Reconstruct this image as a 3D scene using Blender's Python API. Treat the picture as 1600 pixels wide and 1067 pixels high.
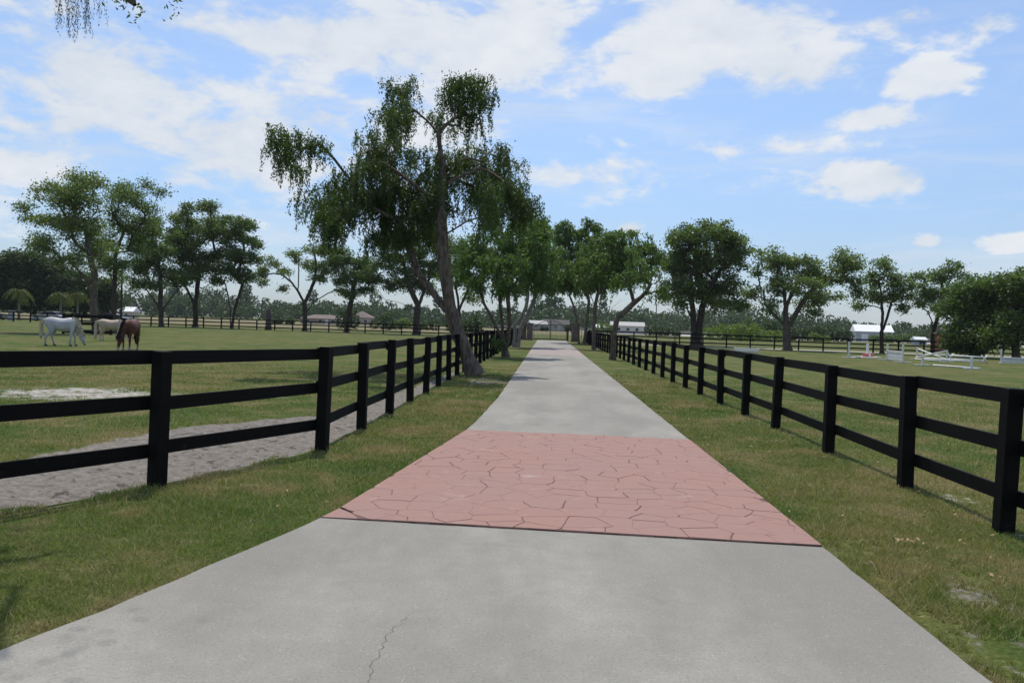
import bpy, bmesh, math, random
import numpy as np
from mathutils import Vector, Matrix, noise as mnoise

for o in list(bpy.data.objects): bpy.data.objects.remove(o)
scene = bpy.context.scene
col = scene.collection
R = math.radians
random.seed(7); rng = np.random.default_rng(7)

# ---------------------------------------------------------------- camera
cam_d = bpy.data.cameras.new('camera'); cam = bpy.data.objects.new('camera', cam_d); col.objects.link(cam)
cam_d.sensor_width = 36.0; cam_d.lens = 29.25; cam_d.clip_start = 0.05; cam_d.clip_end = 8000
dY = Vector((55, -24.5, 1300)).normalized()             # drive direction seen in camera space (x right, y down, z forward)
e1 = Vector((math.cos(.032), math.sin(.032), 0))
dn = dY.cross(e1).normalized(); dn = dn if dn.y > 0 else -dn
up = -dn; xr = dY.cross(up); xr = xr if xr.x > 0 else -xr
right = Vector((xr.x, dY.x, up.x)); upv = -Vector((xr.y, dY.y, up.y)); back = -Vector((xr.z, dY.z, up.z))
cam.matrix_world = Matrix(((right.x, upv.x, back.x, 0), (right.y, upv.y, back.y, 0), (right.z, upv.z, back.z, 1.7), (0, 0, 0, 1)))
scene.camera = cam
scene.render.resolution_x = 1024; scene.render.resolution_y = 682

# ---------------------------------------------------------------- node helper
class N:
    def __init__(s, nt): s.nt = nt
    def n(s, t, **k):
        x = s.nt.nodes.new(t)
        for a, b in k.items(): setattr(x, a, b)
        return x
    def put(s, sock, v):
        if hasattr(v, 'is_output'): s.nt.links.new(v, sock)
        else: sock.default_value = v
    def m(s, op, a, b=0.0, c=0.0, clamp=False):
        x = s.n('ShaderNodeMath', operation=op); x.use_clamp = clamp
        s.put(x.inputs[0], a); s.put(x.inputs[1], b); s.put(x.inputs[2], c); return x.outputs[0]
    def vm(s, op, a, b=(0, 0, 0)):
        x = s.n('ShaderNodeVectorMath', operation=op); s.put(x.inputs[0], a); s.put(x.inputs[1], b); return x.outputs[0]
    def noise(s, vec, scale, detail=4, rough=.55, dist=0.0):
        x = s.n('ShaderNodeTexNoise'); s.put(x.inputs['Vector'], vec); x.inputs['Scale'].default_value = scale
        x.inputs['Detail'].default_value = detail; x.inputs['Roughness'].default_value = rough; x.inputs['Distortion'].default_value = dist
        return x.outputs['Fac']
    def ramp(s, f, a, b, lo=0.0, hi=1.0, smooth=True):
        x = s.n('ShaderNodeMapRange'); x.interpolation_type = 'SMOOTHSTEP' if smooth else 'LINEAR'
        s.put(x.inputs[0], f); s.put(x.inputs[1], a); s.put(x.inputs[2], b); s.put(x.inputs[3], lo); s.put(x.inputs[4], hi); return x.outputs[0]
    def mix(s, f, a, b, mode='MIX'):
        x = s.n('ShaderNodeMix', data_type='RGBA', blend_type=mode)
        s.put(x.inputs[0], f)
        s.put(x.inputs[6], a if hasattr(a, 'is_output') else (*a, 1)); s.put(x.inputs[7], b if hasattr(b, 'is_output') else (*b, 1)); return x.outputs[2]
    def bump(s, h, strength=.3, dist=.02):
        x = s.n('ShaderNodeBump'); x.inputs['Strength'].default_value = strength; x.inputs['Distance'].default_value = dist
        s.put(x.inputs['Height'], h); return x.outputs[0]

# ---------------------------------------------------------------- world: daylight sky with broken cloud
SUN_AZ, SUN_EL = R(-8), R(65)                    # measured from +Y towards +X
w = bpy.data.worlds.new('World'); scene.world = w; w.use_nodes = True
nt = w.node_tree; nt.nodes.clear(); q = N(nt)
sky = q.n('ShaderNodeTexSky', sky_type='NISHITA'); sky.sun_disc = False
sky.sun_elevation = SUN_EL; sky.sun_rotation = SUN_AZ; sky.altitude = 0; sky.air_density = 1.0; sky.dust_density = 1.0; sky.ozone_density = 1.2
gen = q.n('ShaderNodeTexCoord').outputs['Generated']
sep = q.n('ShaderNodeSeparateXYZ'); nt.links.new(gen, sep.inputs[0])
az = q.m('ARCTAN2', sep.outputs[0], sep.outputs[1]); el = q.m('ARCSINE', sep.outputs[2])
flat = q.vm('MULTIPLY', gen, (1, 1, 2.1))
n1 = q.noise(flat, 5.2, 8, .58, .35)
n2 = q.noise(flat, 1.9, 3, .5)
fine = q.noise(flat, 19, 6, .62, .3)
CLOUDS = [
    (-.36,.19,.22,.06,.95), (-.26,.31,.22,.05,.9), (-.52,.25,.18,.1,.95), (-.10,.31,.10,.06,.9), (-.16,.23,.12,.04,.8), (-.30,.24,.10,.03,.7), #az, el, half-width, half-height, weight
    (0.187,0.328,0.116,0.046,1.00),
    (0.266,0.294,0.074,0.028,1.00),
    (0.130,0.296,0.059,0.031,1.00),
    (0.390,0.335,0.043,0.020,1.00),
    (0.463,0.323,0.034,0.017,0.90),
    (0.411,0.270,0.038,0.016,1.00),
    (0.365,0.235,0.039,0.011,0.90),
    (0.365,0.171,0.063,0.019,1.15),
    (0.091,0.119,0.023,0.010,1.20),
    (0.415,0.103,0.012,0.006,1.10),
    (0.494,0.100,0.021,0.007,1.10),
    (-0.053,0.332,0.084,0.050,0.90),
    (-0.175,0.330,0.137,0.036,0.90),
    (-0.283,0.231,0.066,0.038,1.00),
    (-0.522,0.192,0.121,0.039,0.90),
    (-0.417,0.304,0.168,0.032,0.80),
    (-0.564,0.242,0.090,0.058,0.80),
    (-0.568,0.150,0.065,0.021,0.80),
    (-0.394,0.207,0.076,0.031,0.90),
    (0.028,0.182,0.142,0.028,0.45),
    (0.213,0.207,0.150,0.011,0.40),
]
best = None
for a0, e0, ra, re, wt in CLOUDS:
    da = q.m('DIVIDE', q.m('SUBTRACT', az, a0), ra); de = q.m('DIVIDE', q.m('SUBTRACT', el, e0), re)
    r2 = q.m('SQRT', q.m('ADD', q.m('MULTIPLY', da, da), q.m('MULTIPLY', de, de)))
    v = q.m('MULTIPLY', q.m('SUBTRACT', 1.6, q.m('MULTIPLY', r2, 1.05)), wt)
    best = v if best is None else q.m('MAXIMUM', best, v)
best = q.m('MAXIMUM', best, -0.9)
rough = q.m('ADD', q.m('MULTIPLY', q.m('SUBTRACT', n1, .5), 5.4), q.m('MULTIPLY', q.m('SUBTRACT', fine, .5), 2.4))
cum = q.ramp(q.m('ADD', best, rough), .12, 1.12, 0, .94)
# the same kind of broken cloud goes on all round the sky
general = q.ramp(q.m('ADD', n2, q.m('MULTIPLY', rough, .16)), .56, .74, 0, .75)
away = q.ramp(q.m('ABSOLUTE', az), .62, .85)
high = q.ramp(el, .46, .62)
general = q.m('MULTIPLY', general, q.m('MAXIMUM', away, high))
streak = q.noise(q.vm('MULTIPLY', gen, (1.4, 1.4, 9)), 2.6, 6, .6, .6)
cirrus = q.ramp(streak, .42, .78, 0, .55)
cover = q.m('MAXIMUM', q.m('MAXIMUM', cum, general), cirrus)
haze_low = q.ramp(el, .0, .16, .16, .0)
cover = q.m('ADD', .10, q.m('MULTIPLY', q.m('MAXIMUM', cover, haze_low), .90))
shade = q.ramp(q.m('ADD', q.m('MULTIPLY', n1, .7), q.m('MULTIPLY', fine, .3)), .35, .68)
ccol = q.mix(shade, (6.5, 7.1, 7.9), (8.4, 8.65, 9.0))
lift = q.mix(1.0, sky.outputs[0], q.mix(q.ramp(el, .0, .30), (.78, .96, 1.27), (1.18, 1.35, 1.55)), 'MULTIPLY')
skyc = q.mix(cover, lift, ccol)
bg = q.n('ShaderNodeBackground'); bg.inputs['Strength'].default_value = 0.1
nt.links.new(skyc, bg.inputs[0]); wo = q.n('ShaderNodeOutputWorld'); nt.links.new(bg.outputs[0], wo.inputs[0])

# ---------------------------------------------------------------- sun
sl = bpy.data.lights.new('sun', 'SUN'); sl.energy = 3.9; sl.angle = R(.6); sl.color = (1, .95, .86)
so = bpy.data.objects.new('sun', sl); col.objects.link(so)
sd = Vector((math.sin(SUN_AZ)*math.cos(SUN_EL), math.cos(SUN_AZ)*math.cos(SUN_EL), math.sin(SUN_EL)))
so.rotation_euler = sd.to_track_quat('Z', 'Y').to_euler(); so.location = (0, 0, 60)
scene.view_settings.view_transform = 'Standard'; scene.view_settings.look = 'None'
scene.view_settings.exposure = 0.0; scene.view_settings.gamma = 1.0; scene.view_settings.use_curve_mapping = False

# ---------------------------------------------------------------- numpy value noise (for placing things)
def vnoise(x, y, s, seed=0):
    x = np.asarray(x, float)*s + seed*17.13; y = np.asarray(y, float)*s + seed*9.71
    xi = np.floor(x).astype(np.int64); yi = np.floor(y).astype(np.int64); fx = x-xi; fy = y-yi
    fx = fx*fx*(3-2*fx); fy = fy*fy*(3-2*fy)
    def h(a, b):
        k = (a*374761393 + b*668265263 + seed*974634) & 0xffffffff
        k = ((k ^ (k >> 13))*1274126177) & 0xffffffff
        return ((k ^ (k >> 16)) & 0xffff)/65535.
    return (h(xi, yi)*(1-fx)+h(xi+1, yi)*fx)*(1-fy)+(h(xi, yi+1)*(1-fx)+h(xi+1, yi+1)*fx)*fy
def fbm(x, y, s, seed=0, o=4):
    return sum(vnoise(x, y, s*2**i, seed+i)*.5**i for i in range(o))/sum(.5**i for i in range(o))
def sstep(a, b, v):
    t = np.clip((np.asarray(v, float)-a)/(b-a), 0, 1); return t*t*(3-2*t)

# ---------------------------------------------------------------- materials
def mat(name):
    m = bpy.data.materials.new(name); m.use_nodes = True; m.node_tree.nodes.clear(); k = N(m.node_tree)
    out = k.n('ShaderNodeOutputMaterial'); p = k.n('ShaderNodeBsdfPrincipled'); m.node_tree.links.new(p.outputs[0], out.inputs[0])
    return m, k, p, out
def ocoord(k): return k.n('ShaderNodeTexCoord').outputs['Object']
def plain(name, c1, c2=None, rough=.7, scale=6, bump=.15, bd=.01, stretch=(1, 1, 1), spec=.3, detail=5):
    m, k, p, _ = mat(name); v = k.vm('MULTIPLY', ocoord(k), stretch)
    f = k.noise(v, scale, detail, .6); c2 = c2 or tuple(x*.7 for x in c1)
    k.put(p.inputs['Base Color'], k.mix(k.ramp(f, .3, .7), c2, c1)); p.inputs['Roughness'].default_value = rough
    p.inputs['Specular IOR Level'].default_value = spec
    if bump: k.put(p.inputs['Normal'], k.bump(f, bump, bd))
    return m
def grass_colour(k):
    v = k.n('ShaderNodeNewGeometry').outputs['Position']; v = k.vm('MULTIPLY', v, (1, 1, 0))
    a = k.noise(v, .11, 4, .6); b = k.noise(v, .75, 4, .6, .3); c = k.noise(v, 4.5, 3, .6)
    c1 = k.mix(k.ramp(a, .40, .60), (.086, .134, .022), (.158, .160, .044))
    c2 = k.mix(k.ramp(b, .50, .62, 0, .85), c1, (.235, .195, .092))
    c3 = k.mix(k.ramp(b, .34, .47, .8, 0), c2, (.044, .102, .012))
    c4 = k.mix(k.ramp(c, .45, .75, 0, .45), c3, (.180, .155, .080))
    return c4, v
M = {}
# ground sheet
m, k, p, _ = mat('ground_turf'); gc, v = grass_colour(k)
f1 = k.noise(v, 28, 4, .7); f2 = k.noise(v, 9, 4, .65); f3 = k.noise(v, 2.2, 5, .65, .4)
gc = k.mix(k.ramp(f1, .3, .75, .75, 0), gc, (.030, .040, .012)); gc = k.mix(k.ramp(f1, .55, .8, 0, .5), gc, (.19, .17, .08))
at = lambda n: k.n('ShaderNodeAttribute', attribute_name=n).outputs['Fac']
def msk(a, lo=.35, hi=.65, amt=.9): return k.ramp(k.m('ADD', a, k.m('MULTIPLY', k.m('SUBTRACT', k.m('ADD', k.m('MULTIPLY', f3, .6), k.m('MULTIPLY', f2, .4)), .5), amt)), lo, hi)
dirtc = k.mix(k.ramp(f2, .3, .7), (.150, .133, .114), (.245, .222, .196)); dirtc = k.mix(k.ramp(f1, .28, .46, .75, 0), dirtc, (.075, .065, .054)); dirtc = k.mix(k.ramp(k.noise(v, 7, 4, .7, .6), .37, .45, .85, 0), dirtc, (.070, .060, .050))
sandc = k.mix(k.ramp(f2, .35, .65), (.30, .27, .24), (.46, .43, .40))
dryc = k.mix(k.ramp(f3, .3, .7), (.135, .125, .06), (.20, .17, .10))
c = k.mix(msk(at('dry'), .35, .65, .6), gc, dryc); c = k.mix(msk(at('dirt'), .36, .62, 1.7), c, dirtc); c = k.mix(msk(at('sand'), .40, .68, 1.6), c, sandc)
k.put(p.inputs['Base Color'], c); p.inputs['Roughness'].default_value = .95; p.inputs['Specular IOR Level'].default_value = .1
k.put(p.inputs['Normal'], k.bump(k.m('ADD', f1, k.m('MULTIPLY', f2, 1.5)), .7, .035)); M['ground'] = m
# grass blades
m, k, p, out = mat('grass_blade'); gc, v = grass_colour(k); ri = k.n('ShaderNodeNewGeometry').outputs['Random Per Island']
gc = k.mix(1.0, gc, (1.75, 1.68, 1.5), 'MULTIPLY'); gc = k.mix(k.ramp(ri, .74, .80, 0, .8), gc, (.42, .35, .19)); gc = k.mix(k.ramp(ri, .0, .5, .45, 0), gc, (.060, .100, .018))
k.put(p.inputs['Base Color'], gc); p.inputs['Roughness'].default_value = .6; p.inputs['Specular IOR Level'].default_value = .2
tr = k.n('ShaderNodeBsdfTranslucent'); k.put(tr.inputs[0], gc); mx = k.n('ShaderNodeMixShader'); mx.inputs[0].default_value = .3
m.node_tree.links.new(p.outputs[0], mx.inputs[1]); m.node_tree.links.new(tr.outputs[0], mx.inputs[2]); m.node_tree.links.new(mx.outputs[0], out.inputs[0]); M['blade'] = m
def leafmat(name, ca, cb, cc, transl=.40):
    m, k, p, out = mat(name); ri = k.n('ShaderNodeNewGeometry').outputs['Random Per Island']; f = k.noise(ocoord(k), .9, 3)
    c = k.mix(ri, ca, cb); c = k.mix(k.ramp(f, .45, .7, 0, .6), c, cc); orn = k.n('ShaderNodeObjectInfo').outputs['Random']; c = k.mix(orn, k.mix(1.0, c, (1.05, 1.10, 1.0), 'MULTIPLY'), k.mix(1.0, c, (1.30, 1.22, 1.0), 'MULTIPLY')); c = k.mix(k.ramp(ri, .94, .97, 0, .8), c, tuple(min(.4, x*2.0) for x in cb))
    k.put(p.inputs['Base Color'], c); p.inputs['Roughness'].default_value = .5; p.inputs['Specular IOR Level'].default_value = .3
    tr = k.n('ShaderNodeBsdfTranslucent'); k.put(tr.inputs[0], k.mix(1.0, c, (1.2, 1.35, .6), 'MULTIPLY')); mx = k.n('ShaderNodeMixShader'); mx.inputs[0].default_value = transl
    m.node_tree.links.new(p.outputs[0], mx.inputs[1]); m.node_tree.links.new(tr.outputs[0], mx.inputs[2]); m.node_tree.links.new(mx.outputs[0], out.inputs[0]); return m
M['weep'] = leafmat('weeping_leaf', (0.033, 0.058, 0.021), (0.066, 0.100, 0.036), (0.054, 0.095, 0.028))
M['drive'] = leafmat('drive_tree_leaf', (0.054, 0.096, 0.032), (0.114, 0.172, 0.058), (0.127, 0.183, 0.054))
M['oak'] = leafmat('oak_leaf', (0.050, 0.083, 0.029), (0.109, 0.159, 0.056), (0.085, 0.132, 0.039))
M['pale'] = leafmat('pale_oak_leaf', (0.074, 0.112, 0.050), (0.148, 0.194, 0.085), (0.116, 0.159, 0.060))
M['wood'] = leafmat('woodland_leaf', (0.021, 0.039, 0.016), (0.049, 0.077, 0.030), (0.036, 0.064, 0.021))
M['bright'] = leafmat('bright_shrub_leaf', (.075, .115, .028), (.13, .18, .045), (.15, .19, .04))
M['palm'] = leafmat('palm_leaf', (.060, .085, .022), (.11, .12, .034), (.07, .09, .025))
M['moss'] = leafmat('hanging_moss', (.05, .05, .05), (.10, .10, .095), (.08, .08, .078), .12)
def bark(name, a, b): return plain(name, a, b, .9, 5, .9, .03, (2.2, 2.2, .6), .15, 7)
M['bark'] = bark('grey_bark', (.180, .146, .115), (.062, .046, .035)); M['bark_dark'] = bark('dark_bark', (.092, .074, .058), (.034, .026, .020))
M['bark_pale'] = bark('pale_bark', (.30, .275, .24), (.13, .11, .09))
# black fence paint
m, k, p, _ = mat('black_fence_paint'); oc = ocoord(k); g = k.noise(k.vm('MULTIPLY', oc, (1.5, 40, 40)), 1.6, 5, .65); wv = k.noise(k.n('ShaderNodeNewGeometry').outputs['Position'], 7, 6, .7)
c = k.mix(k.ramp(g, .3, .75), (.0050, .0046, .0043), (.0088, .0082, .0076)); c = k.mix(k.ramp(wv, .60, .74, 0, .55), c, (.050, .045, .041))
k.put(p.inputs['Base Color'], c); p.inputs['Roughness'].default_value = .72; p.inputs['Specular IOR Level'].default_value = .12; k.put(p.inputs['Normal'], k.bump(g, .35, .006)); M['fence'] = m
# concrete
def concrete(name, base, tint=1.0):
    m, k, p, _ = mat(name); v = k.n('ShaderNodeNewGeometry').outputs['Position']
    big = k.noise(k.vm('MULTIPLY', v, (1, .45, 1)), .55, 5, .62, .3); med = k.noise(v, 4, 5, .65); fn = k.noise(v, 55, 4, .7)
    vo = k.n('ShaderNodeTexVoronoi'); k.put(vo.inputs['Vector'], v); vo.inputs['Scale'].default_value = 58
    speck = k.m('MULTIPLY', k.ramp(vo.outputs['Distance'], .15, .24, 1, 0), k.ramp(k.noise(v, 9, 3), .40, .60))
    c = k.mix(k.ramp(big, .34, .66), tuple(x*.74 for x in base), tuple(x*1.05 for x in base)); c = k.mix(k.ramp(med, .35, .72, .34, 0), c, tuple(x*.68 for x in base))
    c = k.mix(k.m('MULTIPLY', speck, .55), c, (.50, .49, .465)); c = k.mix(k.ramp(fn, .26, .52, .75, 0), c, tuple(x*.5 for x in base))
    st = k.noise(v, 1.1, 6, .7, .5); c = k.mix(k.ramp(st, .54, .72, 0, .42), c, tuple(x*.55 for x in base))
    sx = k.n('ShaderNodeSeparateXYZ'); k.put(sx.inputs[0], v)       # two faint tyre tracks worn along the drive
    tk = k.m('MAXIMUM', k.ramp(k.m('ABSOLUTE', k.m('ADD', sx.outputs[0], .12)), .08, .34, 1, 0), k.ramp(k.m('ABSOLUTE', k.m('SUBTRACT', sx.outputs[0], 1.38)), .08, .34, 1, 0))
    c = k.mix(k.m('MULTIPLY', tk, k.ramp(k.noise(k.vm('MULTIPLY', v, (1.5, .3, 1)), 1.4, 5, .7), .38, .66, 0, .30)), c, tuple(x*.58 for x in base))
    k.put(p.inputs['Base Color'], c); p.inputs['Roughness'].default_value = .88; p.inputs['Specular IOR Level'].default_value = .2
    k.put(p.inputs['Normal'], k.bump(k.m('ADD', fn, k.m('MULTIPLY', med, .6)), .35, .006)); return m
M['concrete'] = concrete('driveway_concrete', (.300, .286, .252)); M['concrete_far'] = concrete('driveway_concrete_smooth', (.300, .285, .252))
def stamped(name, base, obj_rand=True):
    m, k, p, _ = mat(name); v = k.n('ShaderNodeNewGeometry').outputs['Position']
    big = k.noise(v, .8, 5, .6, .3); med = k.noise(v, 5, 5, .7); fn = k.noise(v, 45, 4, .7)
    rnd = k.n('ShaderNodeObjectInfo').outputs['Random']
    c = k.mix(k.ramp(rnd, 0, 1, 0, .45), base, (.310, .175, .135)) if obj_rand else k.mix(0, base, base)
    c = k.mix(k.ramp(big, .35, .68, 0, .7), c, (.278, .172, .150)); c = k.mix(k.ramp(med, .60, .78, 0, .55), c, (.42, .31, .27)); c = k.mix(k.ramp(med, .24, .42, .6, 0), c, (.180, .098, .090)); c = k.mix(k.ramp(k.noise(v, 1.7, 5, .7, .4), .60, .74, 0, .55), c, (.40, .33, .30))
    c = k.mix(k.ramp(fn, .25, .5, .28, 0), c, (.19, .11, .10))
    c = c if obj_rand else k.mix(.62, c, (.275, .258, .240))
    k.put(p.inputs['Base Color'], c); p.inputs['Roughness'].default_value = .8; p.inputs['Specular IOR Level'].default_value = .25
    k.put(p.inputs['Normal'], k.bump(k.m('ADD', k.m('MULTIPLY', fn, .4), med), .35, .012)); return m
M['stamped'] = stamped('red_stamped_concrete', (.288, .166, .140)); M['joint'] = plain('stamped_joint', (.175, .100, .088), (.115, .068, .062), .9, 12)
M['band_far'] = stamped('faded_red_concrete', (.345, .225, .205), False)
M['crack'] = plain('crack_shadow', (.045, .042, .038), (.03, .028, .025), .95, 30, 0)
M['white'] = plain('white_jump_paint', (.78, .78, .76), (.62, .62, .60), .5, 4, .05); M['redpaint'] = plain('faded_red_paint', (.42, .07, .05), (.55, .2, .17), .6, 4, .05)
M['metal'] = plain('black_metal', (.012, .012, .013), (.02, .02, .021), .45, 8, .05, spec=.4)
M['steel'] = plain('galvanised_pole', (.42, .42, .40), (.30, .30, .29), .5, 5, .05)
M['pole'] = plain('weathered_pole', (.06, .05, .042), (.03, .026, .022), .9, 8, .4, .01, (3, 3, .5)); M['oldwood'] = plain('weathered_grey_timber', (.13, .115, .10), (.07, .06, .052), .9, 6, .5, .02, (3, 3, .5))
M['palewood'] = plain('bleached_board', (.42, .40, .36), (.27, .25, .21), .85, 3, .2)
# ---------------------------------------------------------------- object helpers
def link(name, me, material=None, parent=None, loc=(0, 0, 0)):
    o = bpy.data.objects.new(name, me); col.objects.link(o); o.location = loc
    if material and me is not None and not me.materials: me.materials.append(material)
    if parent: o.parent = parent
    return o
def tag(o, label=None, cat=None, group=None, kind=None):
    if label: o['label'] = label
    if cat: o['category'] = cat
    if group: o['group'] = group
    if kind: o['kind'] = kind
    return o
def thing(name, label, cat, loc=(0, 0, 0), rz=0, group=None):
    o = bpy.data.objects.new(name, None); col.objects.link(o); o.location = loc; o.rotation_euler = (0, 0, rz); o.empty_display_size = .2
    return tag(o, label, cat, group)
def pymesh(name, v, f, smooth=False):
    me = bpy.data.meshes.new(name); me.from_pydata([tuple(x) for x in v], [], [tuple(x) for x in f]); me.update()
    if smooth: me.polygons.foreach_set('use_smooth', [True]*len(me.polygons))
    return me
def npmesh(name, V, F, smooth=False):
    V = np.asarray(V, np.float32); F = np.asarray(F, np.int32); me = bpy.data.meshes.new(name)
    n, kk = F.shape
    me.vertices.add(len(V)); me.vertices.foreach_set('co', V.ravel()); me.loops.add(n*kk); me.loops.foreach_set('vertex_index', F.ravel())
    me.polygons.add(n); me.polygons.foreach_set('loop_start', np.arange(0, n*kk, kk, dtype=np.int32))
    if smooth: me.polygons.foreach_set('use_smooth', np.ones(n, bool))
    me.update(calc_edges=True); me.validate(); return me
def boxes(name, bl, bevel=0.0):
    """bl: (x0,x1,y0,y1,z0,z1) boxes joined into one mesh"""
    bm = bmesh.new()
    for x0, x1, y0, y1, z0, z1 in bl:
        mtx = Matrix.Translation(((x0+x1)/2, (y0+y1)/2, (z0+z1)/2)) @ Matrix.Diagonal((x1-x0, y1-y0, z1-z0, 1))
        bmesh.ops.create_cube(bm, size=1, matrix=mtx)
    if bevel: bmesh.ops.bevel(bm, geom=bm.edges[:], offset=bevel, segments=1, affect='EDGES', profile=.5)
    me = bpy.data.meshes.new(name); bm.to_mesh(me); bm.free(); return me
def tube(pts, rad, sides=7, cap=True):
    pts = [Vector(p) for p in pts]; v = []; f = []; prev = None
    for i, p in enumerate(pts):
        d = (pts[min(i+1, len(pts)-1)]-pts[max(i-1, 0)]).normalized()
        if prev is None: a = d.orthogonal().normalized()
        else: a = (prev-d*prev.dot(d)).normalized()
        prev = a; b = d.cross(a)
        for s in range(sides):
            t = 2*math.pi*s/sides; v.append(p+(a*math.cos(t)+b*math.sin(t))*rad[i])
    for i in range(len(pts)-1):
        for s in range(sides):
            s2 = (s+1) % sides; f.append((i*sides+s, i*sides+s2, (i+1)*sides+s2, (i+1)*sides+s))
    if cap: f.append(tuple(range(sides-1, -1, -1))); f.append(tuple((len(pts)-1)*sides+s for s in range(sides)))
    return v, f
def tubemesh(name, pts, rad, sides=7): v, f = tube(pts, rad, sides); return pymesh(name, v, f, True)

# ---------------------------------------------------------------- ground
LE = [(-6, -5.0), (0, -3.85), (3.97, -2.64), (4.62, -2.43), (5.11, -2.30), (5.72, -2.16), (6.2, -2.03), (6.93, -1.86), (12.95, -1.22), (14.24, -1.16), (19.3, -1.07), (97, -1.07)]
LEy, LEx = zip(*LE); XR = 2.24
def left_edge(y): return np.interp(y, LEy, LEx)
FLy = [3, 5.9, 8.1, 10.64, 12.9, 30]; FLx = [-6.2, -4.95, -3.82, -2.92, -2.86, -2.92]
DLy = [3, 8.9, 12, 13, 14.5, 18.4, 22.6, 30, 40]; DLx = [-8.2, -6.0, -5.6, -5.1, -4.0, -3.65, -3.4, -3.15, -2.95]
def masks(x, y):
    xr_, xl_ = np.interp(y, FLy, FLx)-.02, np.interp(y, DLy, DLx)
    d = sstep(-.25, .2, x-xl_)*sstep(-.12, .22, xr_-x)*sstep(42, 30, y)
    def blob(cx, cy, rx, ry): return np.clip(1.35-np.sqrt(((x-cx)/rx)**2+((y-cy)/ry)**2), 0, 1)
    d = np.maximum(d, .5*blob(-1.75, 24.8, 1.1, 3.2)); d = np.maximum(d, .42*blob(3.0, 5.2, .55, 1.6)); d = np.maximum(d, .3*blob(-2.1, 14.5, .5, 2.2))
    d = np.maximum(d, .34*blob(24, 44, 5, 4)); d = np.maximum(d, .22*blob(-2.9, 4.6, .3, 1.4)); d = np.maximum(d, .36*blob(2.5, 4.6, .25, 3))
    d = np.maximum(d, .36*blob(2.7, 28, .5, 8)); d = np.maximum(d, .3*blob(4.4, 6.0, .8, 1.2))
    s = .60*blob(-9.7, 16.9, 2.9, 2.2); s = np.maximum(s, .62*blob(-6.6, 17.6, 1.6, .9)); s = np.maximum(s, .45*blob(4.45, 9.1, .4, .5)); s = np.maximum(s, .45*blob(4.75, 7.5, .5, .4)); s = np.maximum(s, .45*blob(5.0, 8.6, .4, .35))
    s = np.maximum(s, .45*blob(-1.35, 21.5, .25, 1.6)); s = np.maximum(s, .5*blob(4.2, 7.45, .25, .25))
    s = np.maximum(s, sstep(7, 12, x)*sstep(87.5, 89, y)*sstep(94.5, 92.5, y)*.9); s = np.maximum(s, sstep(10, 16, x)*sstep(235, 250, y)*sstep(500, 420, y))
    dry = sstep(-8, -14, x)*sstep(125, 140, y)*sstep(420, 330, y)*.8; dry = np.maximum(dry, sstep(-9, -6, x)*sstep(22, 14, x)*sstep(160, 170, y)*sstep(300, 270, y)*.95)
    dry = np.maximum(dry, sstep(5, 8, x)*sstep(14, 11, x)*sstep(96, 99, y)*sstep(120, 110, y)*.9)
    return d, s, dry
def axis(lo, hi, step, far, g):
    a = list(np.arange(lo, hi, step)); s = step; xx = a[-1]
    while xx < far: s *= g; xx += s; a.append(xx)
    return a
xs = axis(-1, 6, .14, 2600, 1.045); xneg = axis(1, 9, .14, 2600, 1.045); xs = np.array(sorted([-t for t in xneg]+xs))
ys = np.array(sorted(list(np.arange(-6, 2.5, .6))+axis(2.6, 14, .14, 2800, 1.032)))
GX, GY = np.meshgrid(xs, ys); gx, gy = GX.ravel(), GY.ravel()
d_, s_, dr_ = masks(gx, gy)
gz = -.014+.016*(fbm(gx, gy, .7, 3)-.5)
gz += d_*(-.018+.11*(fbm(gx, gy, 3.4, 5, 2)-.5)*sstep(40, 20, gy)*sstep(-2.6, -3.0, gx))
inside = (gx > left_edge(gy)+.03) & (gx < XR-.03) & (gy < 97); gz = np.where(inside, -.09, gz)
near = sstep(.3, .05, np.minimum(np.abs(gx-left_edge(gy)), np.abs(gx-XR))) * (gy < 97); gz = np.where(inside, gz, gz-.0*near)
nx, ny = len(xs), len(ys); ii, jj = np.meshgrid(np.arange(nx-1), np.arange(ny-1)); b0 = (jj*nx+ii).ravel()
me = npmesh('ground', np.stack([gx, gy, gz], 1), np.stack([b0, b0+1, b0+1+nx, b0+nx], 1), True)
for nm, vals in (('dirt', d_), ('sand', s_), ('dry', dr_)):
    a = me.attributes.new(nm, 'FLOAT', 'POINT'); a.data.foreach_set('value', np.asarray(vals, np.float32))
ground = tag(link('ground', me, M['ground']), kind='structure')

# ---------------------------------------------------------------- driveway
def slab(name, stations, zt, zb, material, jag=0.0):
    """stations: (y_left, x_left, y_right, x_right)"""
    v = []; f = []
    for yl, xl, yr, xr_ in stations:
        j = random.uniform(-jag, jag); j2 = random.uniform(-jag, jag)
        v += [(xl+j, yl, zt), (xr_+j2, yr, zt), (xl+j, yl, zb), (xr_+j2, yr, zb)]
    n = len(stations)
    for i in range(n-1):
        a, b = 4*i, 4*i+4
        f += [(a, a+1, b+1, b), (a+2, a, b, b+2), (a+1, a+3, b+3, b+1)]
    f += [(2, 3, 1, 0), (4*n-4, 4*n-3, 4*n-1, 4*n-2)]
    return link(name, pymesh(name, v, f), material)
def stat(y0, y1, n, skew0=0, skew1=0):
    r = []
    for i in range(n+1):
        t = i/n; y = y0+(y1-y0)*t; sk = skew0+(skew1-skew0)*t; r.append((y, float(left_edge(y)), y+sk, XR))
    return r
drive = tag(slab('driveway', stat(-6, 6.925, 60, 0, -.265), .018, -.2, M['concrete'], .008), kind='structure')
drive2 = tag(slab('driveway', stat(12.955, 48.6, 110, -.16, -.3), .022, -.2, M['concrete_far'], .008), kind='structure')
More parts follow.
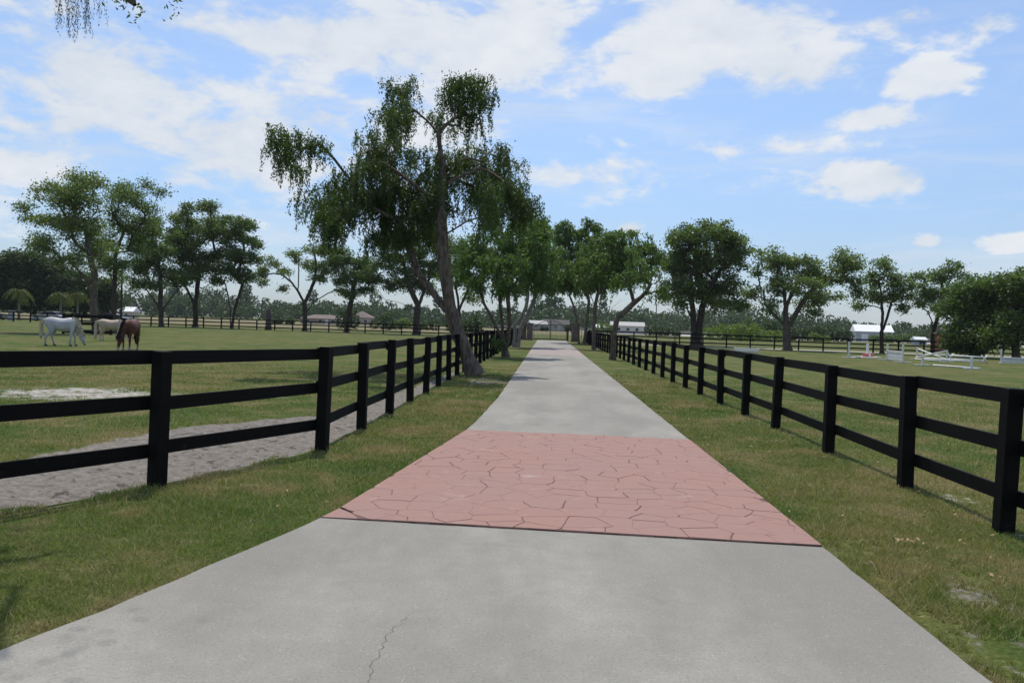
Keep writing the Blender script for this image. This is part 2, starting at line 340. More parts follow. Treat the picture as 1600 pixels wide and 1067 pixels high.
band2 = tag(slab('driveway_band', stat(48.61, 61.3, 30, -.3, -.3), .024, -.2, M['band_far'], .006), kind='structure')
drive3 = tag(slab('driveway', stat(61.31, 96.8, 40, -.3, 0), .022, -.2, M['concrete_far'], .006), kind='structure')
for yj in (18.9, 24.8, 30.7, 36.6, 42.5):       # saw-cut control joints of the far slab, drawn as flat dark strips on its top
    x0 = float(left_edge(yj))+.01
    link('control_joint', pymesh('control_joint', [(x0, yj, .0226), (XR-.01, yj-.2, .0226), (XR-.01, yj-.188, .0226), (x0, yj+.012, .0226)], [(0, 1, 2, 3)]), M['crack'], drive2)
# red stamped band: bed + individual stones
BAND = [(-1.53, 6.912), (-.85, 6.870), (.29, 6.795), (1.33, 6.729), (2.235, 6.671), (2.235, 12.79), (.5, 12.92), (-1.215, 12.95), (-1.78, 7.31), (-1.66, 7.17)]
bed = tag(link('paved_band', None), kind='structure') if False else None
def prism(name, poly, zt, zb, material, parent=None):
    n = len(poly); v = [(x, y, zt) for x, y in poly]+[(x, y, zb) for x, y in poly]
    f = [tuple(range(n))]+[(i+n, (i+1) % n+n, (i+1) % n, i) for i in range(n)]
    return link(name, pymesh(name, v, f), material, parent)
bed = tag(prism('stamped_band', BAND, .0285, -.2, M['joint']), kind='structure')
prism('broken_corner', [(-1.852, 6.934), (-1.53, 6.928), (-1.60, 7.06), (-1.68, 7.16), (-1.79, 7.28)], .0262, .0, M['stamped'], bed)
def clip(poly, px, py, nx_, ny_):
    out = []
    for i in range(len(poly)):
        a, b = poly[i], poly[(i+1) % len(poly)]
        da = (a[0]-px)*nx_+(a[1]-py)*ny_; db = (b[0]-px)*nx_+(b[1]-py)*ny_
        if da <= 0: out.append(a)
        if da*db < 0: t = da/(da-db); out.append((a[0]+(b[0]-a[0])*t, a[1]+(b[1]-a[1])*t))
    return out
seeds = []; rr = random.Random(11); yy = 6.55; row = 0
while yy < 13.3:
    xx = -2.2+(.2 if row % 2 else 0)
    while xx < 2.6: seeds.append((xx+rr.uniform(-.11, .11), yy+rr.uniform(-.10, .10))); xx += rr.uniform(.29, .41)
    yy += .295; row += 1
def joint(i, j):
    r = random.Random(min(i, j)*1009+max(i, j)*31).random()
    mx_, my_ = (seeds[i][0]+seeds[j][0])/2, (seeds[i][1]+seeds[j][1])/2
    wear = float(fbm(mx_, my_, .9, 21))
    r = r+(wear-.5)*1.3
    return .0010 if r < .38 else (.005 if r < .62 else (.009 if r < .90 else .014))
inner = [(x, y) for x, y in BAND]
for i, s in enumerate(seeds):
    poly = list(inner)
    for j, t in enumerate(seeds):
        if i == j: continue
        dx, dy = t[0]-s[0], t[1]-s[1]; L = math.hypot(dx, dy)
        if L > 1.5: continue
        h = L/2-joint(i, j)/2; poly = clip(poly, s[0]+dx/L*h, s[1]+dy/L*h, dx/L, dy/L)
        if len(poly) < 3: break
    if len(poly) < 3: continue
    area = abs(sum(poly[a][0]*poly[(a+1) % len(poly)][1]-poly[(a+1) % len(poly)][0]*poly[a][1] for a in range(len(poly))))/2
    if area < .006: continue
    q2 = []
    for a in range(len(poly)):
        p0, p1 = poly[a], poly[(a+1) % len(poly)]; L = math.hypot(p1[0]-p0[0], p1[1]-p0[1]); n = max(1, int(L/.07))
        for b in range(n): q2.append((p0[0]+(p1[0]-p0[0])*b/n, p0[1]+(p1[1]-p0[1])*b/n))
    out = []
    for x, y in q2:
        ed = min(x-(-1.79+(y-7.29)*.1005), 2.235-x, y-6.912+.0646*(x+1.53), 12.80-y); fd = max(0, min(1, ed/.15))
        nv = mnoise.noise_vector(Vector((x*5.5, y*5.5, 0)))*.020+mnoise.noise_vector(Vector((x*16, y*16, 4)))*.006
        out.append((x+nv.x*fd, y+nv.y*fd))
    zt = .0345+rr.uniform(-.0009, .0009)
    cx, cy = s; n = len(out); tx, ty = rr.uniform(-.002, .002), rr.uniform(-.002, .002)
    ring0 = [(x-cx, y-cy, zt+(x-cx)*tx+(y-cy)*ty) for x, y in out]
    gx_, gy_ = sum(a[0] for a in ring0)/n, sum(a[1] for a in ring0)/n
    ins = [(a[0]+(gx_-a[0])*.03, a[1]+(gy_-a[1])*.03, a[2]) for a in ring0]
    v = ins+[(a[0], a[1], a[2]-.0022) for a in ring0]+[(a[0], a[1], .012) for a in ring0]
    f = [tuple(range(n))]+[(a+n, (a+1) % n+n, (a+1) % n, a) for a in range(n)]+[(a+2*n, (a+1) % n+2*n, (a+1) % n+n, a+n) for a in range(n)]
    link('stone', pymesh('stone', v, f), M['stamped'], bed, (cx, cy, 0))
# cracks in the near slab: thin ragged dark ribbons
def crack(pts, w0, parent, z=.0186):
    v = []; f = []; r = random.Random(len(pts)); P = []
    for a in range(len(pts)-1):
        for b in range(9):
            t = b/9; P.append((pts[a][0]+(pts[a+1][0]-pts[a][0])*t+r.uniform(-.018, .018), pts[a][1]+(pts[a+1][1]-pts[a][1])*t))
    for i, (x, y) in enumerate(P):
        ww = w0*r.uniform(.35, 1.1)*min(1, (i+1)/4, (len(P)-i)/4); v += [(x-ww, y+.3*ww, z), (x+ww, y-.3*ww, z)]
    f = [(2*i, 2*i+1, 2*i+3, 2*i+2) for i in range(len(P)-1)]
    return link('crack', pymesh('crack', v, f), M['crack'], parent)
crack([(-.78, 3.4), (-.76, 3.75), (-.80, 4.05), (-.79, 4.45), (-.74, 4.75)], .0022, drive)
crack([(-1.10, 6.868), (-.92, 6.855), (-.70, 6.842)], .014, drive)
crack([(-.62, 6.838), (-.4, 6.825), (-.2, 6.812)], .005, drive)

# ---------------------------------------------------------------- grass blades (nobody could count them)
def blades(name, x0f, x1f, ys0, ys1, dens, hfun, seed):
    g = np.random.default_rng(seed); PX = []; PY = []
    y = ys0
    while y < ys1:
        h = min(1.0, ys1-y); yc = y+h/2
        lo = max(x0f(yc), -.82*yc-3.0); hi = min(x1f(yc), .72*yc+3.0)
        if hi > lo:
            n = int((hi-lo)*h*dens*(min(1, 6.5/yc))**1.75); PX.append(g.uniform(lo, hi, n)); PY.append(g.uniform(y, y+h, n))
        y += h
    px, py = np.concatenate(PX), np.concatenate(PY)
    d, s, _ = masks(px, py); nz = fbm(px, py, 2.2, 8); nz2 = fbm(px, py, 9, 12, 2)
    keep = (d+(nz-.5)*1.3+(nz2-.5)*.8 < .44) & (s+(nz-.5)*.9 < .42) & (g.random(len(px)) < .45+.9*nz2)
    keep &= g.random(len(px)) < sstep(36, 20, py)+.02
    keep &= (px < left_edge(py)-.005+.10*(nz2-.40)) | (px > XR+.005-.10*(nz2-.40))
    px, py = px[keep], py[keep]; n = len(px)
    nz = fbm(px, py, 1.1, 31)
    h = hfun(py)*g.uniform(.4, 1.2, n)*(.3+1.4*nz)*np.where(g.random(n) < .03, 1.9, 1); wd = np.maximum(.0032, py*.00052)*g.uniform(.7, 1.3, n)
    th = g.uniform(0, 2*np.pi, n); le = g.uniform(.3, 1.7, n)*h; la = g.uniform(0, 2*np.pi, n)
    bx, by = np.cos(th)*wd, np.sin(th)*wd
    z0 = np.full(n, -.022)
    V = np.empty((n, 3, 3)); V[:, 0] = np.stack([px-bx, py-by, z0], 1); V[:, 1] = np.stack([px+bx, py+by, z0], 1); V[:, 2] = np.stack([px+np.cos(la)*le, py+np.sin(la)*le, z0+.012+h], 1)
    o = link(name, npmesh(name, V.reshape(-1, 3), np.arange(3*n).reshape(n, 3)), M['blade']); return tag(o, kind='stuff')
fence_x = lambda y: float(np.interp(y, FLy, FLx))
o = blades('verge_grass', fence_x, lambda y: float(left_edge(y))+.02, 3.0, 36, 5600, lambda y: .036, 1); tag(o, 'mown green grass strip between the bent fence and the driveway', 'grass')
o = blades('verge_grass', lambda y: XR-.02, lambda y: 4.2, 3.0, 36, 5600, lambda y: .034, 2); tag(o, 'patchy green and straw grass strip beside the straight driveway edge', 'grass')
o = blades('paddock_grass', lambda y: -60, fence_x, 6.5, 36, 2900, lambda y: .036, 3); tag(o, 'grazed olive grass of the paddock with the horses', 'grass')
o = blades('paddock_grass', lambda y: 4.2, lambda y: 60, 5.0, 36, 3100, lambda y: .036, 4); tag(o, 'short green grass of the paddock with the jumps', 'grass')
# dry leaves lying on the verges
g = np.random.default_rng(5); n = 260; px = np.concatenate([g.uniform(2.3, 4.6, 150), g.uniform(-2.8, -1.2, 110)]); py = np.concatenate([g.uniform(4, 20, 150), g.uniform(7, 29, 110)])
kk = (px > XR+.05) | (px < left_edge(py)-.05); px, py = px[kk], py[kk]
px = np.concatenate([px, g.normal(3.05, .06, 26)]); py = np.concatenate([py, g.normal(6.95, .03, 26)]); n = len(px)
th = g.uniform(0, 6.28, n); L = g.uniform(.012, .03, n); V = np.empty((n, 4, 3))
for a, (u, w2, zz) in enumerate(((-1, 0, .0), (0, -.4, .008), (1, 0, .012), (0, .4, .004))):
    V[:, a] = np.stack([px+np.cos(th)*u*L-np.sin(th)*w2*L, py+np.sin(th)*u*L+np.cos(th)*w2*L, .022+zz+g.uniform(0, .01, n)], 1)
M['litter'] = plain('dry_leaf', (.34, .24, .12), (.22, .13, .06), .7, 20, 0)
tag(link('leaf_litter', npmesh('leaf_litter', V.reshape(-1, 3), np.arange(4*n).reshape(n, 4)), M['litter']), 'small dry tan leaves scattered over the grass verges', 'leaf litter', kind='stuff')

# ---------------------------------------------------------------- fences
POST = {}
def post_mesh(H, w):
    key = ('p', round(H, 2), w)
    if key not in POST: POST[key] = boxes('post', [(-w/2, w/2, -w/2, w/2, -.12, H)], .007)
    return POST[key]
def rail_mesh(hh, th):
    key = ('r', hh, th)
    if key not in POST: POST[key] = boxes('rail', [(-.5, .5, -th/2, th/2, -hh, 0)], .003)
    return POST[key]
def fence(name, label, pts, side, H=1.34, tops=(1.325, .885, .415), w=.14, hh=.138, closed=False, material=None, tilt=.012, cat='fence', seed=1):
    r = random.Random(seed); m_ = material or M['fence']
    base = Vector((pts[0][0], pts[0][1], 0)); root = thing(name, label, cat, base)
    seq = list(pts)+([pts[0]] if closed else [])
    for i, pt in enumerate(pts):
        a = Vector(seq[max(i-1, 0)]); b = Vector(seq[min(i+1, len(seq)-1)]); d = b-a
        o = link('post', post_mesh(H, w), m_, root, (pt[0]-base.x, pt[1]-base.y, 0)); o.rotation_euler = (r.gauss(0, tilt), r.gauss(0, tilt), math.atan2(d.y, d.x)); o.scale.z = r.uniform(.985, 1.012)
    for i in range(len(seq)-1):
        a, b = Vector(seq[i]), Vector(seq[i+1]); d = b-a; L = d.length; nrm = Vector((-d.y, d.x)).normalized()*side; mid = (a+b)/2+nrm*(w/2+.018)
        for t in tops:
            o = link('rail', rail_mesh(hh, .032), m_, root, (mid.x-base.x, mid.y-base.y, t+r.uniform(-.018, .018)))
            o.rotation_euler = (r.gauss(0, .01), r.gauss(0, .006), math.atan2(d.y, d.x)); o.scale.x = L-.004
    return root
Lp = [(-6.15, 3.55), (-4.95, 5.72), (-3.82, 8.08), (-2.86, 10.62)]; yy = 12.93
while yy < 95: Lp.append((-2.86-.0012*(yy-12), yy)); yy += 2.335
fence('paddock_fence', 'black three-rail board fence between driveway and grazing horses, bent outward at its near end', Lp, 1, seed=3)
Rp = [(4.14, a) for a in (2.7, 5.15, 7.6, 9.65, 12.25, 15.05, 17.35, 19.85, 22.42)]; yy = 24.9
while yy < 92: Rp.append((4.14+.0006*yy, yy)); yy += 2.49
fence('paddock_fence', 'straight black three-rail board fence between driveway and jump paddock', Rp, -1, H=1.27, tops=(1.255, .83, .385), seed=4)
n = 31; fence('paddock_fence', 'long black rail fence behind the grazing horses', [(-4.2-2.36*i, 104+.10*i) for i in range(n+3)], 1, seed=5)
n = 24; fence('paddock_fence', 'long black rail fence behind the white jumps', [(4.6+2.42*i, 91.6-.36*i) for i in range(n)], 1, H=1.38, tops=(1.37, .92, .45), seed=6)
fence('tree_guard', 'square black rail guard around the grey double tree trunk behind the horses', [(-35.2, 59.2), (-32.2, 60.2), (-33.2, 63.0), (-36.2, 62.0)], -1, H=1.45, tops=(1.40, .85, .22), hh=.17, closed=True, cat='tree guard', seed=7)
fence('far_fence', 'long bleached pale board fence across the fields beyond the gate', [(-16+4.2*i, 268) for i in range(42)], -1, H=1.5, tops=(1.45, 1.05, .65), w=.2, hh=.26, material=M['palewood'], seed=8)
# ---------------------------------------------------------------- trees
TREES = {
 'main': (-2.24,27.03,[[(-0.04,-0.02),(-0.33,0.59),(-0.63,1.27),(-0.85,1.89),(-1,2.58),(-1.11,3.24),(-1.19,3.86),(-1.25,4.49),(-1.31,5),(-1.41,5.56),(-1.34,6.15),(-1.36,6.73),(-1.46,7.35),(-1.52,7.86),(-1.86,8.21),(-2.25,8.49)],[(-1.52,7.86),(-1.25,8.12),(-0.95,8.37)],[(-0.87,1.79),(-1.27,2.32),(-1.72,2.87),(-2.09,3.32),(-2.36,3.93),(-2.59,4.55),(-2.88,5.07)],[(-1.11,3.24),(-0.8,3.62),(-0.83,3.96),(-1.04,4.45)],[(-1.34,6.15),(-0.72,6.47),(-0.11,6.76)],[(-1.41,5.56),(-2.18,6.12),(-3.03,6.69)],[(-2.88,5.07),(-3.84,5.46),(-4.81,6.06)]],
  [(-0.62,9.16,0.87,0.58),(-0.57,8.36,0.35,0.42),(-2.7,8.77,0.5,0.58),(-1.53,8.4,0.33,0.29),(-3.46,7.42,0.81,0.75),(-2.45,7.61,0.33,0.46),(-5.63,6.73,0.71,0.52),(-6.47,6.52,0.19,0.25),(-5.31,5.67,0.71,0.75),(-3.84,6.06,0.87,0.94),(-4.62,4.75,0.67,0.54),(-2.75,5.61,0.94,0.87),(-2.88,4.44,0.87,0.46),(-1.6,6.57,0.64,0.75),(-0.04,7.32,0.94,0.64),(0.18,6.16,1.04,0.71),(0.28,5.15,0.25,0.75),(1.14,5.48,0.42,0.71),(-1.65,5.41,0.58,0.58),(0.94,6.41,0.33,0.42),(-2.04,4.88,0.42,0.42)]),
 'driveL2': (-2.15,44.1,[[(0,-0.03),(-0.21,1.25),(-0.31,2.27),(-0.44,3.28),(-0.65,4.29)],[(0.02,0.41),(0.18,1.77),(0.04,3.02),(0.2,4.32)],[(-0.1,0.85),(-0.74,1.91),(-1.21,2.75),(-1.48,3.59)],[(-0.17,1.08),(-0.52,1.24),(-0.78,0.99)]],
  [(-0.86,5.64,1.42,1.12),(-2.02,4.59,0.95,1.19),(0.65,6.19,1.19,1.02),(1.82,6.66,0.41,0.61),(0.2,4.32,1.36,1.02),(1.55,4.7,0.85,1.19),(-0.97,3.6,1.19,0.61),(-0.78,0.82,0.44,0.2)]),
 'driveL3': (-2.36,64,[[(-0.15,-0.05),(-0.09,1.33),(-0.38,2.55),(0.07,4.04)],[(0.1,-0.05),(0.39,1.59),(0.99,2.84),(1.35,3.98),(1.42,4.82)],[(0.14,1.83),(0.69,3.07),(0.81,4.06),(0.63,4.79)]],
  [(1.76,5.07,0.98,1.08),(1.94,7.04,0.89,1.38),(1.02,5.05,0.98,0.89),(2.27,4.35,0.49,0.49),(1.4,8.5,1.08,1.08),(0.64,9.21,0.74,0.74),(0.25,6.01,0.98,1.08)]),
 'driveR1': (3.55,44.7,[[(0,-0.04),(0.02,1.27),(0.16,2.2),(1.05,3.08),(1.71,3.71),(1.9,4.09),(1.95,4.57),(2.17,5.02)],[(1.9,4.09),(2.27,4.21),(2.52,4.66)],[(1.05,3.08),(0.83,3.69),(0.64,4.19)]],
  [(1.59,4.36,0.83,0.45),(0.8,4.47,0.89,0.62),(0.03,4,0.76,0.45),(2.19,3.56,0.45,0.41),(1.11,5.4,0.76,0.48)]),
 'driveR2': (3.64,64,[[(0,-0.05),(-0.06,1.77),(-0.01,3.24),(0.19,4.47),(0.64,5.71)],[(0.03,2.01),(1.21,3.18),(1.92,3.89)],[(-0.01,3.24),(-0.44,4.21),(-0.57,5.18)]],
  [(-0.09,5.69,1.62,1.38),(1.33,6.71,1.48,1.28),(2.51,7.96,1.28,0.89),(3.43,6.67,1.18,1.18),(0.81,7.91,1.23,0.98),(4.23,7.28,0.59,0.69),(2.11,5.51,1.23,0.74)]),
 'driveR3': (3.62,84.5,[[(-0.32,-0.05),(-0.51,1.73),(-0.96,3.67),(-1.46,4.82)],[(-0.13,-0.05),(-0.08,2.4),(-0.47,4.33),(-0.32,5.63)],[(0.13,-0.05),(0.44,2.41),(0.5,4.36),(0.26,5.65)],[(0.26,-0.05),(0.88,2.75),(1.27,4.38)]],
  [(-1.86,7.2,1.3,1.82),(-0.25,7.57,1.95,1.95),(1.44,8.91,1.56,1.95),(-2.25,11.07,0.98,0.98),(0.59,11.34,0.91,0.98),(-0.98,9.81,1.62,1.43),(-2.67,6.21,0.52,1.17),(2.05,6.35,1.3,0.98),(-0.51,5.62,1.62,0.65)]),
 'oakR1': (16.87,95,[[(-0.28,-0.05),(-0.3,2.16),(-0.43,3.97),(-0.86,5.76),(-0.79,7.94),(-0.15,10.12)],[(0.29,-0.05),(0.35,2.18),(0.63,4.36),(1.28,6.19),(2.42,8.39)],[(-0.32,2.74),(-1.23,4.16),(-2.25,4.56)]],
  [(0.84,12.46,3.07,1.46),(-2.01,11.88,1.9,1.46),(3.57,12.03,1.9,1.32),(-2.64,9.33,1.46,1.61),(-0.14,9.76,2.41,2.05),(3.09,9.64,2.41,1.75),(4.98,10.63,0.88,0.8),(-1.1,6.48,2.05,1.46),(1.41,6.55,2.05,1.46),(3.91,6.77,1.46,1.1),(4.48,4.84,1.17,0.88),(-2.11,4.64,0.88,0.58),(2.34,4.56,1.61,0.73),(-3.39,6.05,0.73,1.32)]),
 'oakR2': (24.55,86,[[(0,-0.05),(-0.13,1.76),(-0.26,3.39),(-0.39,5.02),(-0.57,6.32),(-0.95,7.94)],[(-0.14,2.02),(0.82,3.75),(1.85,5.41),(2.96,6.75),(4.19,8.09)],[(-0.15,2.22),(-1.43,3.68),(-2.37,4.63)],[(-0.3,4.37),(0.4,6.35),(0.86,7.66)]],
  [(-1.91,9.41,1.72,0.99),(-0.08,8.87,1.59,1.19),(1.74,8.41,1.59,1.19),(4.58,9.53,1.19,0.79),(5.46,8.32,1.59,1.19),(3.64,7.36,1.72,1.32),(6.15,7.04,0.79,0.73),(-3,5.72,1.06,0.79),(-1.22,6.69,1.59,1.19),(0.92,6.17,1.72,1.19),(2.63,5.11,1.32,0.79),(4.61,5.56,1.19,0.66),(-2.24,4.44,1.06,0.66),(6.52,5.88,0.53,0.46),(2.3,3.8,0.79,0.46),(-3.35,8.19,0.66,0.6)]),
 'oakR3': (34.05,86,[[(0,-0.05),(-0.09,2.07),(-0.09,3.7),(-0.36,5.64),(-0.55,7.25)],[(-0.03,2.2),(0.47,4.04),(0.85,5.67)]],
  [(0.09,8.89,1.12,0.73),(-0.69,7.57,0.99,0.93),(0.79,7.29,1.12,0.93),(-1.39,5.93,0.93,0.66),(0.22,5.66,1.32,0.79),(1.48,6.02,0.79,0.66),(-2.12,4.93,0.53,0.46),(1.85,4.73,0.4,0.46),(2.28,6.69,0.53,0.53)]),
 'oakR4': (40,88,[[(0,-0.05),(-0.1,2.25),(-0.28,3.44),(-0.84,4.48),(-1.59,5.25)],[(-0.09,2.12),(0.17,3.58),(0.37,5.05),(0.69,6.91),(1.28,8.25)]],
  [(1.77,8.93,1.15,0.68),(0.51,7.9,1.15,0.88),(-1.94,7.5,0.81,0.88),(-1.04,6.2,1.22,0.81),(0.91,6.26,1.35,0.81),(2.46,7.96,0.68,0.61),(-1.97,5.17,0.68,0.54),(2.19,6.63,0.81,0.81),(0.12,4.91,1.08,0.54),(1.42,4.82,0.88,0.81)]),
 'massR1': (40.67,80,[[(0,0.05),(-0.07,1.74),(-0.32,3.53),(-0.52,5.33)],[(-0.06,1.44),(0.75,3.27),(1.27,4.79)]],
  [(-1.38,4.82,1.72,1.72),(-1.86,2.28,1.35,1.54),(-0.27,6.54,1.85,1.23),(1.12,4.3,1.85,2.03),(0.51,1.88,1.85,0.98),(-0.93,1.11,1.35,0.62),(-2.41,1.36,0.74,0.86)]),
 'massR2': (41.88,76,[[(0,-0.04),(-0.19,1.84),(-0.59,3.25),(-0.76,4.67)],[(-0.12,1.55),(0.51,3.57),(1,5.3)]],
  [(-0.83,6.38,1.52,1.29),(0.48,4.25,1.64,2.22),(-1.01,2.67,1.29,1.46),(-1.57,6.81,1.05,0.58),(1.8,5.89,1.64,2.05),(0.28,7.67,0.58,0.58),(2.23,2.49,1.46,1.46),(-1.92,1.78,1.05,0.88)]),
 'leftA': (-33.65,60.8,[[(0,-0.05),(-0.18,1.52),(-0.31,2.95),(-0.24,4.39),(-0.48,6.05),(-0.9,7.71)],[(-0.22,3.43),(-1.33,4.83),(-2.33,5.76)],[(-0.28,3.91),(0.27,5.6),(0.33,7.27)]],
  [(-1.82,11.44,1.22,0.51),(-0.45,11.38,1.08,0.56),(-3.7,10.49,0.94,0.56),(-5.5,9.35,0.47,0.28),(-4.79,8.46,0.94,0.47),(-2.32,9.96,1.54,0.94),(-0.66,9.71,1.31,1.08),(-3.41,8.21,1.31,0.75),(-1.3,7.94,1.54,1.08),(-4.46,6.99,0.84,0.37),(-2.93,6.36,1.22,0.56),(-0.58,6.43,1.31,0.75),(-2.27,5.38,0.84,0.33),(-0.02,5.25,0.75,0.56)]),
 'leftB': (-41.42,78,[[(0,-0.05),(-0.11,2.15),(-0.11,4.6),(0.15,7.05),(0.53,9.5)],[(-0.1,4.29),(-0.76,5.8),(-0.79,7.02)]],
  [(0.51,13.34,1.08,0.84),(1.92,14.11,0.72,0.48),(3.68,13.36,0.48,0.42),(1.59,12.33,1.68,0.96),(3.03,11.82,0.96,0.72),(0.07,10.59,1.38,1.38),(1.83,10.08,1.56,1.2),(-0.07,8.32,1.2,1.2),(1.32,7.88,1.2,0.96),(0.67,6.27,1.2,0.72),(-0.65,6.29,0.78,1.08),(-0.24,5.08,0.78,0.6)]),
 'leftC': (-49.08,104,[[(0,-0.05),(-0.05,2.08),(-1.08,3.6),(-2.28,4.87)],[(-0.05,1.92),(1.15,3.99),(2.19,5.41)],[(-0.22,2.24),(-0.44,4.51),(-0.75,6.95)]],
  [(-2.51,11.37,1.6,1.6),(-0.8,8.98,2,2),(-2.42,7.3,1.44,1.6),(0.51,6.58,2,1.28),(-0.71,5.32,1.76,0.8),(-3.2,5.25,1.12,0.72),(2.18,5.81,0.96,0.72),(-1.56,13.26,0.96,0.8)]),
 'leftD': (-47.69,111,[[(0,-0.05),(0.04,1.82),(-0.53,3.72),(-1.47,5.68),(-1.97,8.27)],[(0.04,2.08),(0.79,3.93),(2.33,5.54)],[(-0.07,2.69),(0.12,5.73),(0.21,9.2)]],
  [(-1.01,15.83,1.37,0.77),(1.72,15.9,1.37,0.94),(-2.74,14.57,1.54,1.02),(0,14.12,2.39,1.54),(-3.39,12.13,1.54,1.54),(-0.37,11.43,2.39,1.96),(2.06,12.97,1.71,1.54),(-2.35,9.21,1.71,1.37),(0.66,8.78,2.22,1.37),(-0.26,7.02,2.22,0.85),(2.58,9.79,1.54,1.11)]),
 'leftE': (-42.37,110,[[(-0.08,-0.05),(-0.15,2.4),(-0.45,4.11),(-0.94,6.24)],[(0.09,-0.05),(0.2,2.41),(0.58,4.57),(0.96,6.72)]],
  [(0.07,14.15,1.69,0.85),(2.27,13.44,1.1,1.02),(-0.4,12.17,1.86,1.35),(2.58,11.31,0.85,1.18),(0.88,9.8,2.2,1.18),(2.8,9.43,0.85,0.85),(-0.99,7.87,1.86,1.02),(1.22,6.99,1.52,0.85),(-1.47,6.39,1.35,0.59),(2.16,7.44,0.85,0.85)]),
 'leftF': (-31.93,108.5,[[(0,-0.05),(-0.06,2.28),(-0.19,3.79),(-1,5.29),(-2.05,6.44),(-3.45,7.41)],[(-0.1,3.71),(0.54,5.25),(1.01,6.7),(1.13,8.64)],[(0.02,2.28),(1.09,3.92),(2.76,5.06),(4.61,5.96)],[(-1,5.29),(-0.88,7.31),(-0.76,9)]],
  [(1.15,10.91,1.67,0.83),(-1.03,9.67,1.08,0.83),(3.3,10.3,1.67,1),(-4.34,8.9,1,0.67),(-5.25,7.44,1,0.83),(-2.86,7.76,1,0.5),(0.45,8.53,1.92,0.83),(3.35,8.36,1.92,1),(-2.8,5.4,0.5,0.33),(1.69,6.88,1.5,0.5),(-6.08,6.49,0.5,0.67),(4.85,6.56,0.83,0.5)]),
 'leftG': (-26.51,109,[[(0,-0.05),(0.2,2.04),(0.57,4.17),(0.86,5.87),(1.39,7.99)]],
  [(-0.27,9.63,1.51,1.17),(1.62,9.01,1.68,1.34),(3.11,7.62,1.34,1.17),(0.74,6.88,1.93,1.01),(-0.66,5.4,0.67,0.34),(2.66,5.5,1.01,0.67),(1.22,5.2,1.34,0.5)]),
 'leftH': (-16.91,107,[[(0,-0.05),(0.01,2.32),(0.14,3.73),(-0.57,5.19),(-1.37,6.99),(-1.94,9.29)],[(-0,2.9),(-0.94,3.61),(-2.46,4.14),(-4.13,4.42),(-4.92,5.56)],[(0.14,3.56),(0.83,5.65),(1.52,7.57)]],
  [(-4.35,11.94,1.48,0.99),(-1.93,11.6,1.65,1.15),(-4.7,9.62,1.48,1.15),(-2.34,8.78,2.14,1.48),(-0.06,10.5,1.48,1.48),(-3.19,6.44,1.65,0.99),(-0.46,7.02,1.89,1.32),(1.23,6.08,1.15,0.82),(1.42,8.23,1.48,1.48),(2.21,12.13,1.48,1.81),(3.04,9.43,1.15,1.48),(-5.2,6.71,0.82,0.66)]),
 'leftI': (-8.93,85,[[(0,-0.03),(-0.13,2),(-0.24,3.64),(-0.57,5.59)],[(-0.16,2.98),(0.33,4.11),(0.95,5.64)]],
  [(-0.73,6.57,1.31,1.31),(0.99,8.45,1.63,1.63),(-1.15,9.5,1.31,1.31),(1.6,5.66,1.18,0.85),(0.66,4.12,1.18,0.39),(2.84,7.98,1.44,1.44)]),
 'wood0': (-99.07,150,[[(0,0.3),(-0.06,3.14),(-0.12,6.1)]],
  [(-1.14,8.44,2.54,3.69),(-2.9,5.43,2.88,4.04),(1,10.86,1.85,1.38),(0.16,4.33,2.54,2.54)]),
 'wood1': (-94.57,150,[[(0,0.45),(-0.06,3.28),(-0.12,6.24)]],
  [(-0.2,10.13,2.31,1.85),(0.48,6.25,2.77,3.23),(-1.35,6.79,2.08,2.88),(-0.67,3.26,2.31,1.73)]),
 'wood2': (-89.73,150,[[(0,0.6),(-0.06,3.43),(-0.12,6.38)]],
  [(-1.01,8.36,2.31,2.31),(0.51,5.22,2.54,2.77),(-1.28,3.98,2.31,2.08)]),
 'wood3': (-85.26,150,[[(0,0.74),(-0.06,3.57),(-0.13,6.51)]],
  [(-1.58,6.82,2.08,2.08),(0.29,3.82,2.31,2.08),(-1.74,2.93,1.85,1.38)]),
 'wood4': (-81.28,150,[[(0,0.87),(-0.06,3.69),(-0.13,6.63)]],
  [(-0.11,5.81,1.85,1.85),(0.55,3.12,1.73,1.62)]),
}

